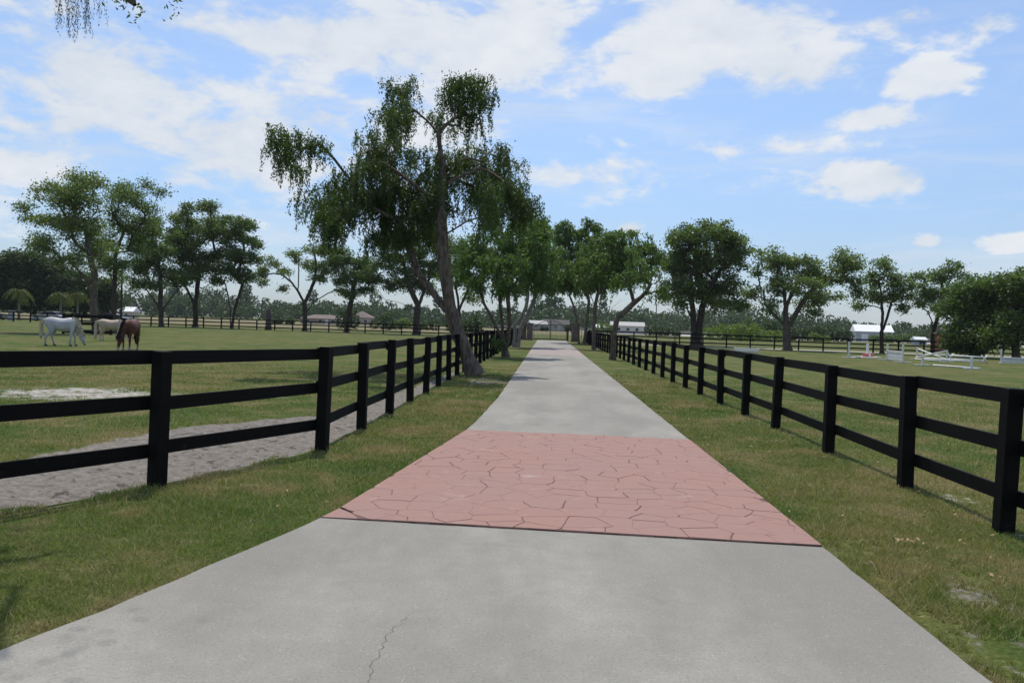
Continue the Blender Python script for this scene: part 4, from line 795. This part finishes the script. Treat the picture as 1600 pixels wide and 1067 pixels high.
# ---------------------------------------------------------------- poles and stump
p_ = thing('utility_pole', 'dark timber utility pole standing behind the tan horse', 'pole', (-61.4, 117.5, 0)); link('shaft', tubemesh('shaft', [(0, 0, -.3), (0, 0, 4), (0, 0, 8.6)], [.17, .15, .12], 8), M['pole'], p_); link('crossarm', boxes('crossarm', [(-.8, .8, -.19, -.09, 8.0, 8.12)]), M['pole'], p_)
p_ = thing('lamp_pole', 'pale metal pole with a short curved arm behind the fence corner', 'pole', (14.9, 97.5, 0)); link('shaft', tubemesh('shaft', [(0, 0, -.2), (0, 0, 4.2), (-.15, 0, 4.5), (-.5, 0, 4.62), (-.8, 0, 4.6)], [.07, .055, .045, .04, .04], 8), M['steel'], p_); link('lamp_head', boxes('lamp_head', [(-1.15, -.78, -.08, .08, 4.54, 4.64)], .02), M['steel'], p_)
p_ = thing('utility_pole', 'slim grey pole rising before the far woodland past the white house', 'pole', (23.3, 180, 0)); link('shaft', tubemesh('shaft', [(0, 0, -.2), (0, 0, 7.2)], [.14, .10], 8), M['oldwood'], p_); link('crossarm', boxes('crossarm', [(-.6, .6, -.16, -.08, 6.8, 6.9)]), M['oldwood'], p_)
st_ = thing('timber_stump', 'tall weathered grey timber stump against the far rail fence', 'stump', (-36.6, 107.9, 0)); v, f = tube([(0, 0, -.1), (.02, 0, .6), (-.02, .02, 1.7), (.02, 0, 2.75)], [.5, .38, .36, .34], 10); link('trunk', pymesh('trunk', v, f, True), M['oldwood'], st_); link('broken_top', pymesh('broken_top', [(-.3, 0, 2.7), (0, -.28, 2.7), (.3, 0, 2.7), (0, .28, 2.7), (-.18, .05, 3.0), (.15, -.05, 2.9)], [(0, 1, 4), (1, 5, 4), (1, 2, 5), (2, 3, 5), (3, 4, 5), (3, 0, 4)]), M['oldwood'], st_)

# ---------------------------------------------------------------- parked cars behind the far fence
M['tyre'] = plain('tyre', (.012, .012, .012), None, .9, 5, 0); M['rim'] = plain('rim', (.35, .35, .36), None, .35, 5, 0); M['lamp'] = plain('headlight', (.6, .6, .58), None, .2, 5, 0)
def paint(n, c): m, k, p, _ = mat(n); p.inputs['Base Color'].default_value = (*c, 1); p.inputs['Roughness'].default_value = .3; p.inputs['Coat Weight'].default_value = .5; f = k.noise(ocoord(k), 3, 3); k.put(p.inputs['Base Color'], k.mix(f, c, tuple(a*.85 for a in c))); return m
def extr(name, prof, ws):
    n = len(prof); v = [(x, -w2, z) for (x, z), w2 in zip(prof, ws)]+[(x, w2, z) for (x, z), w2 in zip(prof, ws)]
    return pymesh(name, v, [tuple(range(n)), tuple(range(2*n-1, n-1, -1))]+[((i+1) % n, i, i+n, (i+1) % n+n) for i in range(n)])
def car(x, y, rz, label, c, nm):
    r = thing('parked_car', label, 'car', (x, y, 0), rz, 'cars parked behind the far fence')
    link('body', extr('body', [(-2.2, .32), (-2.25, .75), (-2.1, .95), (-1.0, 1.0), (.9, .98), (1.9, .82), (2.2, .66), (2.22, .32)], [.82, .85, .84, .86, .86, .82, .78, .8]), paint(nm, c), r)
    cb = link('cabin', extr('cabin', [(-1.75, .97), (-1.25, 1.42), (.15, 1.45), (1.05, .97)], [.78, .62, .62, .78]), M['glass'], r); link('roof', extr('roof', [(-1.28, 1.425), (-1.2, 1.47), (.1, 1.49), (.18, 1.455)], [.63]*4), bpy.data.materials[nm], r)
    for sx in (-1.38, 1.38):
        for sy in (-.8, .8):
            w2 = link('wheel', tubemesh('wheel', [(sx, sy-.1, .32), (sx, sy+.1, .32)], [.32, .32], 14), M['tyre'], r); link('rim', tubemesh('rim', [(sx, sy-.112, .32), (sx, sy+.112, .32)], [.19, .19], 10), M['rim'], w2)
    for sy in (-.6, .6): link('headlight', boxes('headlight', [(2.08, 2.235, sy-.16, sy+.16, .6, .72)], .02), M['lamp'], r)
car(-63.0, 119, R(8), 'dark blue car parked behind the tan horse and far fence', (.02, .024, .035), 'dark_blue_paint'); car(-73.6, 120, R(175), 'pale silver car parked near the palms behind the white horse', (.40, .40, .40), 'silver_paint'); car(-81.5, 118.5, R(5), 'near-black car parked beside the pale utility box', (.012, .013, .018), 'black_paint')
bx2 = thing('utility_box', 'pale grey cabinet standing beside the near-black parked car', 'cabinet', (-77.6, 117.5, 0)); link('cabinet', boxes('cabinet', [(-.35, .35, -.3, .3, 0, 1.35)], .02), M['steel'], bx2); link('lid', boxes('lid', [(-.4, .4, -.35, .35, 1.35, 1.42)], .01), M['steel'], bx2)

# ---------------------------------------------------------------- show jumps
def upright(r, p, h, foot=.55, ang=0.0, w2=.11):
    u = link('upright', boxes('upright', [(-w2/2, w2/2, -w2/2, w2/2, .04, h)], .006), M['white'], r, (p[0], p[1], 0)); u.rotation_euler.z = ang
    link('foot', boxes('foot', [(-.06, .06, -foot, foot, 0, .07)], .006), M['white'], u); return u
def pole_(r, a, b, mm=None, rad=.05, nm='pole'): return link(nm, tubemesh(nm, [a, b], [rad, rad], 10), mm or M['white'], r)
def jump(label, a, b):
    d = Vector(b)-Vector(a); return thing('show_jump', label, 'jump', (a[0], a[1], 0), math.atan2(d.y, d.x), 'white show jumps in the paddock'), d.length
j, L = jump('white plank-filled jump with slatted gate panel between two posts', (24.6, 60.9), (24.05, 56.4)); L = 2.6
j.location = (24.45, 60.8, 0); j.rotation_euler.z = math.atan2(-4.2, -.6); L = 4.0
upright(j, (0, 0), 1.2); upright(j, (L, 0), 1.2)
for z in (.12, .30, .62): link('board', boxes('board', [(.06, L-.06, -.02, .02, z, z+.13)], .004), M['white'], j)
for i in range(22): xx = .1+(L-.2)*i/21; link('slat', boxes('slat', [(xx-.035, xx+.035, .022, .045, .12, .74)]), M['white'], j)
j, L = jump('white crossed-pole jump with two short posts', (28.9, 66.2), (29.3, 62.2)); upright(j, (0, 0), .95); upright(j, (L, 0), .85); pole_(j, (.02, -.08, .15), (L-.02, -.08, .78)); pole_(j, (.02, .08, .82), (L-.02, .08, .15)); pole_(j, (.3, -.3, .05), (L-.2, -.35, .05), nm='ground_pole')
j, L = jump('low white single-rail jump with a ground pole lying before it', (23.1, 52.1), (24.3, 48.6)); upright(j, (0, 0), .72); upright(j, (L, 0), .68); pole_(j, (-.05, 0, .46), (L+.05, 0, .44)); pole_(j, (.2, .62, .05), (L+.15, .48, .05), nm='ground_pole')
j, L = jump('white cavaletti with X-shaped ends and two rails', (30.9, 65.0), (32.0, 62.2))
for xx in (0, L):
    for s in (-1, 1): link('cross_leg', tubemesh('cross_leg', [(xx, -.28*s, .0), (xx, .28*s, .56)], [.05, .05], 6), M['white'], j)
pole_(j, (-.1, 0, .42), (L+.1, 0, .42)); pole_(j, (-.1, .05, .16), (L+.1, .05, .16))
j, L = jump('white board jump by the dense dark tree with one tall post', (33.4, 62.6), (36.9, 60.2)); upright(j, (0, 0), 1.05, .7); upright(j, (L, 0), 1.05, .7)
for z in (.05, .2, .36): link('board', boxes('board', [(.06, L-.06, -.02, .02, z, z+.125)], .004), M['white'], j)
j, L = jump('low white box jump lying near the far fence corner', (15.9, 71.0), (17.8, 70.8)); upright(j, (0, 0), .4, .3); upright(j, (L, 0), .42, .3); link('board', boxes('board', [(.06, L-.06, -.15, .15, 0, .2)], .006), M['white'], j); pole_(j, (-.1, -.2, .3), (L+.1, -.2, .3))
j, L = jump('three tall white posts around a red and white box on a pale base', (23.0, 64.4), (25.6, 67.4)); upright(j, (0, 0), 1.22, .5); upright(j, (L*.82, -.25), 1.12, .4); upright(j, (L, .1), 1.1, .4)
link('base_board', boxes('base_board', [(L*.4, L+.5, -.9, .5, 0, .06)], .006), M['white'], j); bxx = link('box', boxes('box', [(L*.62, L*.98, -.5, -.12, .062, .34)], .01), M['redpaint'], j); link('stripe', boxes('stripe', [(L*.70, L*.80, -.507, -.113, .10, .347)]), M['white'], bxx); pole_(j, (.3, -.2, .05), (L*.42, -.3, .09), nm='ground_pole')

# ---------------------------------------------------------------- horses
def coat(name, a, b, leg, legz=.25, patch=None):
    m, k, p, _ = mat(name); oc = ocoord(k); f = k.noise(oc, 3.2, 4); c = k.mix(k.ramp(f, .35, .65), a, b)
    s = k.n('ShaderNodeSeparateXYZ'); k.put(s.inputs[0], oc); c = k.mix(k.ramp(s.outputs[2], legz-.1, legz+.15, 1, 0), c, leg)
    if patch: c = k.mix(k.m('MULTIPLY', k.ramp(s.outputs[0], patch[0], patch[0]+.05), k.ramp(s.outputs[2], patch[1], patch[1]-.05)), c, patch[2])
    k.put(p.inputs['Base Color'], c); p.inputs['Roughness'].default_value = .6; p.inputs['Specular IOR Level'].default_value = .25; k.put(p.inputs['Normal'], k.bump(k.noise(k.vm('MULTIPLY', oc, (8, 8, 2)), 6, 4), .15, .01)); return m
def loft(secs, n=14):
    """secs: (centre, half-width across y, half-height in the section plane); the plane stands square to the path"""
    C = [Vector(s[0]) for s in secs]; v = []; f = []
    for i, s in enumerate(secs):
        d = (C[min(i+1, len(C)-1)]-C[max(i-1, 0)]).normalized(); side = Vector((0, 1, 0)); side = (side-d*side.dot(d)).normalized(); u = d.cross(side)
        for j in range(n): t = 2*math.pi*j/n; v.append(C[i]+side*math.cos(t)*s[1]+u*math.sin(t)*s[2])
    for i in range(len(C)-1):
        for j in range(n): j2 = (j+1) % n; f.append((i*n+j, i*n+j2, (i+1)*n+j2, (i+1)*n+j))
    f.append(tuple(range(n-1, -1, -1))); f.append(tuple((len(C)-1)*n+j for j in range(n))); return v, f
def horse(label, loc, rz, sc, body, mane, hoof, step, headturn=0.0, tail_len=.75, seed=0):
    r = thing('horse', label, 'horse', loc, rz, 'horses grazing in the paddock'); r.scale = (sc, sc, sc); V = []; F = []
    def add(s):
        v, f = loft(s); o_ = len(V); V.extend(v); F.extend([tuple(a+o_ for a in ff) for ff in f])
    add([((-.74, 0, 1.06), .05, .07), ((-.68, 0, 1.07), .19, .20), ((-.55, 0, 1.05), .265, .275), ((-.35, 0, 1.01), .28, .295), ((-.1, 0, .96), .295, .30), ((.15, 0, .95), .29, .315), ((.35, 0, .99), .26, .325), ((.5, 0, 1.0), .21, .28), ((.62, 0, .98), .13, .19), ((.67, 0, .97), .05, .08)])
    ht = headturn
    add([((.30, 0, 1.10), .13, .22), ((.48, ht*.05, 1.02), .135, .245), ((.60, ht*.2, .87), .115, .205), ((.68, ht*.4, .71), .09, .16), ((.735, ht*.62, .58), .08, .125), ((.76, ht*.75, .52), .07, .10)])
    add([((.70, ht*.70, .60), .06, .07), ((.755, ht*.8, .50), .095, .115), ((.80, ht*.9, .40), .09, .125), ((.86, ht, .25), .062, .085), ((.905, ht*1.05, .13), .052, .062), ((.93, ht*1.08, .07), .055, .058), ((.945, ht*1.1, .035), .035, .035)])
    for s in (-1, 1):                                           # forelegs, then hind legs
        o_ = step[0]*s; add([((.40, .14*s, .98), .09, .15), ((.41, .15*s, .74), .078, .105), ((.42+o_*.4, .145*s, .56), .056, .068), ((.43+o_*.7, .14*s, .40), .05, .056), ((.42+o_*.85, .14*s, .24), .034, .036), ((.42+o_, .14*s, .11), .04, .044), ((.45+o_, .14*s, .05), .048, .055), ((.46+o_, .14*s, 0), .055, .065)])
        o_ = step[1]*s; add([((-.48, .14*s, 1.02), .12, .20), ((-.43, .16*s, .80), .115, .17), ((-.42+o_*.3, .155*s, .64), .082, .115), ((-.53+o_*.6, .145*s, .46), .05, .066), ((-.56+o_*.7, .14*s, .40), .046, .056), ((-.53+o_*.85, .14*s, .24), .036, .038), ((-.52+o_, .14*s, .11), .042, .046), ((-.49+o_, .14*s, .05), .048, .056), ((-.48+o_, .14*s, 0), .056, .066)])
    for s in (-1, 1): add([((.735, ht*.72+.05*s, .585), .022, .03), ((.75, ht*.72+.075*s, .66), .026, .014), ((.76, ht*.72+.085*s, .72), .006, .005)])
    me = pymesh('body', V, F, True); b_ = link('body', me, body, r)
    md = b_.modifiers.new('remesh', 'REMESH'); md.mode = 'VOXEL'; md.voxel_size = .016; md.use_smooth_shade = True
    sm = b_.modifiers.new('smooth', 'SMOOTH'); sm.factor = .6; sm.iterations = 5
    g = np.random.default_rng(seed); P = []; D = []
    CRT, CRX, CRZ = (0, .3, .6, .82, 1), (.44, .63, .77, .82, .86), (1.29, 1.20, .97, .78, .65)
    for i in range(900):                                        # mane falls to the near side of the crest
        t = g.random(); x, z = np.interp(t, CRT, CRX), np.interp(t, CRT, CRZ); yy_ = ht*.7*t**2+g.normal()*.02; fall = g.random(); P.append((x-.10*fall-.01, yy_-.03-.11*min(1, fall*2.0), z-.20*fall+.005)); D.append((.1+g.normal()*.2, -.25+g.normal()*.2, -1))
    for i in range(50): P.append((.89+g.normal()*.015, ht*.82+g.normal()*.03, .58-.12*g.random())); D.append((.3, g.normal()*.2, -1))
    link('mane', leaf_cloud('mane', np.array(P), .17, .045, np.array(D, float), mane, g), mane, r)
    v, f = loft([((-.70, 0, 1.22), .035, .035), ((-.79, 0, 1.14), .05, .05), ((-.84, 0, .95), .065, .06), ((-.86, 0, 1.1-tail_len*.6), .085, .075), ((-.87, 0, 1.15-tail_len), .07, .06), ((-.86, 0, 1.02-tail_len), .02, .02)], 10)
    tl = link('tail', pymesh('tail', v, f, True), mane, r); P = np.array([(-.85+g.normal()*.035, g.normal()*.05, 1.15-tail_len*g.random()**.8) for _ in range(260)]); D = g.normal(size=P.shape)*.12; D[:, 2] -= 1; link('tail_hair', leaf_cloud('tail_hair', P, .22, .03, D, mane, g), mane, tl)
    for s in (-1, 1):
        for xx, o_ in ((.46, step[0]*s), (-.48, step[1]*s)):
            v, f = tube([(xx+o_, .14*s, -.005), (xx+o_-.01, .14*s, .055)], [.068, .056], 10); link('hoof', pymesh('hoof', v, f), hoof, r)
        v, f = tube([(.815, ht*.9+.082*s, .415), (.815, ht*.9+.098*s, .415)], [.022, .012], 8); link('eye', pymesh('eye', v, f, True), M['metal'], r)
hoofd = plain('dark_hoof', (.035, .03, .027), None, .5, 8, 0); hoofl = plain('pale_hoof', (.30, .26, .21), None, .5, 8, 0)
cream = plain('cream_hair', (.60, .54, .42), (.48, .42, .30), .6, 20, .2, .01, (6, 6, 1)); blackh = plain('black_hair', (.014, .011, .010), (.02, .016, .014), .5, 20, .2, .01, (6, 6, 1))
horse('white horse grazing side-on with its muzzle at the grass', (-23.35, 39.2, -.01), R(24), 1.05, coat('white_coat', (.54, .53, .53), (.40, .40, .42), (.30, .30, .30), .22, (.88, .10, (.05, .045, .045))), cream, hoofd, (.10, .16), 0, .72, 1)
horse('tan horse with cream tail, half hidden behind the bay horse', (-25.75, 48.2, -.01), R(26), .97, coat('tan_coat', (.50, .40, .31), (.40, .31, .23), (.52, .46, .40), .2), cream, hoofl, (.12, .08), 0, .95, 2)
horse('bay horse with black mane and white sock grazing head-on', (-18.85, 36.9, -.01), R(-80), 1.08, coat('bay_coat', (.098, .034, .018), (.062, .021, .012), (.50, .46, .42), .08, (.80, .16, (.40, .36, .33))), blackh, hoofl, (.06, -.08), -.16, .8, 3)

# ---------------------------------------------------------------- hazy summer air
hm = bpy.data.materials.new('haze_air'); hm.use_nodes = True; hm.node_tree.nodes.clear(); k = N(hm.node_tree)
pv = k.n('ShaderNodeVolumePrincipled'); pv.inputs['Color'].default_value = (.86, .92, 1, 1); pv.inputs['Density'].default_value = .00010; pv.inputs['Anisotropy'].default_value = .3
ho = k.n('ShaderNodeOutputMaterial'); hm.node_tree.links.new(pv.outputs[0], ho.inputs['Volume'])
tag(link('haze', boxes('haze', [(-2700, 2700, -40, 2900, -1.5, 24)]), hm), kind='stuff')
